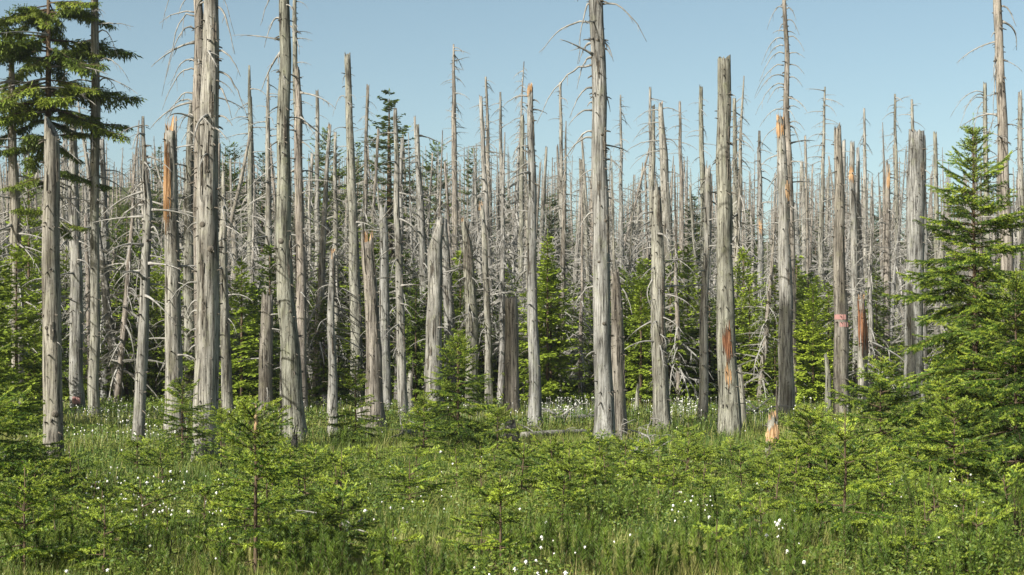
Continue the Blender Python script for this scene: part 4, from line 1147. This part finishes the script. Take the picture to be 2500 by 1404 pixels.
pine_shrub('pine shrub with upright shoots at the right edge of the foreground', 2480, 1330, 1.0, 18, .2)
pine_shrub('dark dense pine shrub at the bottom, right of centre', 1900, 1440, .5, 22, .4)
pine_shrub('pine shrub with upright shoots in the bottom middle', 1530, 1440, .5, 18, .35)
pine_shrub('pine shrub at the bottom, left of the dark dense one', 1730, 1420, .5, 16, .3)
pine_shrub('small dark pine shrub at the bottom left, below the tall sapling', 425, 1430, .4, 9, .2)
pine_shrub('pine shrub below the orange broken stump', 1880, 1190, .6, 14, .3)
pine_shrub('small pine shrub left of the reddish-stemmed spruce', 1115, 1445, .4, 10, .22)
for i in range(85):
    for t in range(20):
        x, y = rs.choice(((rs.uniform(1380, 2000), rs.uniform(1120, 1420)), (rs.uniform(1380, 2000), rs.uniform(1120, 1290)), (rs.uniform(620, 1400), rs.uniform(1100, 1250)), (rs.uniform(2050, 2480), rs.uniform(1230, 1420)), (rs.uniform(150, 900), rs.uniform(1120, 1420)), (rs.uniform(0, 2500), rs.uniform(1330, 1450))))
        if not open_ground(x, y) and all(abs(x - a) + 2 * abs(y - b) > 60 for a, b in PL): break
    PL.append((x, y))
    pine_shrub('low pine shrub with upright shoots scattered in the foreground grass', x, y, rs.uniform(.4, .65), rs.randint(8, 16), rs.uniform(.15, .32), 'low pine shrubs in the grass', i)

# ================================================================== grass, leafy cover, cottongrass
def vnoise(x, y, s, seed):
    r = np.random.default_rng(seed).random((128, 128))
    u, v = x / s + 500, y / s + 500
    i, j = np.floor(u).astype(int), np.floor(v).astype(int); fx, fy = u - i, v - j
    fx, fy = fx * fx * (3 - 2 * fx), fy * fy * (3 - 2 * fy)
    g = lambda a, b: r[a % 128, b % 128]
    return (g(i, j) * (1 - fx) + g(i + 1, j) * fx) * (1 - fy) + (g(i, j + 1) * (1 - fx) + g(i + 1, j + 1) * fx) * fy

def scatter(n, y0, y1, seed, power=2.0):
    rng = np.random.default_rng(seed)
    Y = y0 * (y1 / y0) ** rng.random(n)                     # even spread on a receding plain
    X = (rng.random(n) - .5) * 2 * .375 * Y
    return X, Y, rng
_gy = np.linspace(4, 130, 316); _gx = np.linspace(-50, 50, 251)
_H = np.array([[hg(x, y) for x in _gx] for y in _gy])
def hgv(X, Y):
    fx = np.clip((X + 50) / .4, 0, 249.999); fy = np.clip((Y - 4) / .4, 0, 314.999)
    i, j = fy.astype(int), fx.astype(int); a, b = fy - i, fx - j
    return (_H[i, j] * (1 - b) + _H[i, j + 1] * b) * (1 - a) + (_H[i + 1, j] * (1 - b) + _H[i + 1, j + 1] * b) * a

def build_grass():
    n = 250000
    X, Y, rng = scatter(n, 11.5, 75, 3)
    c = vnoise(X, Y, 1.1, 1) * .6 + vnoise(X, Y, .35, 2) * .4
    keep = rng.random(n) < .35 + .9 * c
    X, Y, c = X[keep], Y[keep], c[keep]; n = len(X)
    Z = hgv(X, Y)
    h = (.08 + .22 * c + .09 * rng.random(n)) * (.7 + .6 * rng.random(n))
    az = rng.random(n) * 6.283; ln = h * (.15 + .55 * rng.random(n)); w = .0022 * (1 + rng.random(n)) * np.clip(Y / 15, 1, 3.5) ** .8
    dx, dy = np.cos(az), np.sin(az); sx, sy = -dy, dx
    V = np.empty((n, 5, 3))
    def put(k, t, bend, ww):
        V[:, k, 0] = X + dx * ln * bend + sx * w * ww; V[:, k, 1] = Y + dy * ln * bend + sy * w * ww; V[:, k, 2] = Z - .02 + h * t
    put(0, 0, 0, -1); put(1, 0, 0, 1); put(2, .55, .3, .8); put(3, .55, .3, -.8); put(4, 1.0, 1.0, 0)
    b = np.arange(n)[:, None] * 5
    Fa = np.concatenate([b + [0, 1, 2], b + [0, 2, 3], b + [3, 2, 4]], 1).reshape(-1, 3)
    tint = np.clip(-.1 + .95 * vnoise(X, Y, 2.2, 7) + .3 * (vnoise(X, Y, .5, 9) - .5) + .14 * rng.normal(size=n), 0, 1)
    tint = np.where(rng.random(n) < .12, rng.uniform(.75, 1, n), tint)
    me = fast_mesh('grass', V.reshape(-1, 3), Fa, [M['grass']], None, np.repeat(tint, 5))
    tag(obj('grass', me), 'yellow-green bog grass covering the ground', 'grass', None, 'stuff')
build_grass()

def build_leafy():
    n = 240000
    X, Y, rng = scatter(n, 11.5, 80, 13)
    c = vnoise(X, Y, 1.6, 21) * .6 + vnoise(X, Y, .5, 22) * .4
    keep = rng.random(n) < np.clip((c - .42) * 5, 0, 1)
    X, Y, c = X[keep], Y[keep], c[keep]; n = len(X)
    Z = hgv(X, Y) + (.10 + .9 * (c - .4)) * (1 - rng.random(n) ** 2.2) + .02
    s = .016 * np.clip(Y / 15, 1, 3.2) ** .8 * (.7 + .6 * rng.random(n))
    d = rng.normal(size=(n, 3)); d[:, 2] = np.abs(d[:, 2]) * .6; d /= np.linalg.norm(d, axis=1)[:, None]
    q = np.cross(d, rng.normal(size=(n, 3))); q /= np.linalg.norm(q, axis=1)[:, None]
    P = np.stack([X, Y, Z], 1); s = s[:, None]
    V = np.stack([P - d * s, P + q * s * .5, P + d * s, P - q * s * .5], 1)
    b = np.arange(n)[:, None] * 4
    Fa = np.concatenate([b + [0, 1, 2], b + [0, 2, 3]], 1).reshape(-1, 3)
    tint = np.clip(.15 + .8 * rng.random(n), 0, 1)
    me = fast_mesh('bilberry_cover', V.reshape(-1, 3), Fa, [M['leafy']], None, np.repeat(tint, 4))
    tag(obj('bilberry_cover', me), 'low leafy bilberry cover between the young spruces', 'ground cover', None, 'stuff')
build_leafy()

def fluff_mb(seed):
    rnd = random.Random(seed); mb = MB()
    for i in range(26):
        q = rnd.uniform(0, 6.28); e = rnd.uniform(-1.2, 1.3); r = rnd.uniform(.014, .024)
        d = Vector((math.cos(q) * math.cos(e), math.sin(q) * math.cos(e), math.sin(e) * .9 - .25)); s = d.cross(Vector((rnd.random(), rnd.random(), 1))).normalized() * .007
        mb.tri(tuple(d * .003 - s), tuple(d * .003 + s), tuple(d * r)); 
    mb.tube([(0, 0, -.014), (0, 0, -.006), (0, 0, .005), (0, 0, .012)], [.004, .012, .011, .003], 7)
    return mb
FL = [fluff_mb(i).mesh('fluff', M['cotton'], True) for i in range(4)]
def cstem(h):
    mb = MB(); mb.tube([(0, 0, -.02), (.01, 0, h * .5), (.0, 0, h)], [.0018, .0015, .001], 3, cap=False); return mb.mesh('stem', M['stem'])
CS = [cstem(h) for h in (.38, .45, .52)]
def cottongrass():
    rnd = random.Random(14)
    zones = [((200, 560), (1150, 1270), 110), ((170, 420), (985, 1010), 45), ((30, 170), (1000, 1120), 20), ((1335, 1450), (965, 1000), 25), ((1640, 1700), (970, 1000), 25), ((1640, 1740), (1215, 1270), 20),
             ((1260, 1400), (1250, 1404), 18), ((850, 1120), (1120, 1260), 18), ((1880, 1960), (1250, 1330), 16), ((2130, 2380), (1150, 1230), 18), ((0, 2490), (990, 1404), 60), ((620, 1000), (985, 1050), 15)]
    pts = []
    for (xa, xb), (ya, yb), n in zones:
        for i in range(n): pts.append((rnd.uniform(xa, xb), rnd.uniform(ya, yb)))
    pts.sort(key=lambda p: -p[1])
    for i, (x, y) in enumerate(pts[:300]):
        g, ppm = ground_at(x, y, .45)
        root = empty('cottongrass', g); tag(root, 'white fluffy cottongrass head on a thin stem in the bog grass', 'cottongrass', 'cottongrass heads across the bog')
        k = rnd.randint(0, 2); h = (.38, .45, .52)[k]
        root.rotation_euler = (rnd.uniform(-.15, .15), rnd.uniform(-.15, .15), rnd.uniform(0, 6))
        obj('stem', CS[k], root); obj('fluff', rnd.choice(FL), root, (0, 0, h), (0, 0, 0), rnd.choice((.5, .6, .7, .8, 1.15)))
    mb = MB()
    src = [fluff_mb(50 + i) for i in range(3)]
    for x, y in pts[300:] + [(rnd.uniform(150, 2100), rnd.uniform(955, 1008)) for _ in range(330)] + [(rnd.uniform(180, 480), rnd.uniform(985, 1060)) for _ in range(90)] + [(rnd.gauss(1390, 40), rnd.uniform(962, 1000)) for _ in range(60)] + [(rnd.gauss(1670, 40), rnd.uniform(965, 1005)) for _ in range(60)]:
        g, ppm = ground_at(x, y, .4)
        s = rnd.uniform(.7, 1.3); mb.add(src[rnd.randint(0, 2)], Matrix.Translation(g + Vector((0, 0, .38))) @ Matrix.Diagonal((s, s, s, 1)))
        mb.tube([g, g + Vector((0, 0, .38))], [.002, .001], 3, cap=False)
    o = obj('distant_cottongrass', mb.mesh('distant_cottongrass', M['cotton'])); tag(o, 'far specks of white cottongrass along the foot of the trunks', 'cottongrass', None, 'stuff')
cottongrass()

# ================================================================== the air over the slope
def build_haze():
    me = bpy.data.meshes.new('haze')
    x, y0, y1, z0, z1 = 420, -45, 430, -4, 60
    v = [(sx * x, y, z) for z in (z0, z1) for (sx, y) in ((-1, y0), (1, y0), (1, y1), (-1, y1))]
    me.from_pydata(v, [], [(3, 2, 1, 0), (4, 5, 6, 7), (0, 1, 5, 4), (1, 2, 6, 5), (2, 3, 7, 6), (3, 0, 4, 7)])
    m = bpy.data.materials.new('summer_haze'); m.use_nodes = True
    nt = m.node_tree; nt.nodes.remove(nt.nodes['Principled BSDF'])
    pv = nt.nodes.new('ShaderNodeVolumePrincipled')
    pv.inputs['Color'].default_value = (0.80, 0.88, 0.97, 1)
    pv.inputs['Density'].default_value = 0.00025
    pv.inputs['Anisotropy'].default_value = 0.1
    nt.links.new(pv.outputs[0], nt.nodes['Material Output'].inputs['Volume'])
    me.materials.append(m)
    tag(obj('haze', me), 'thin bluish summer haze over the far stand', 'haze', None, 'stuff')
build_haze()
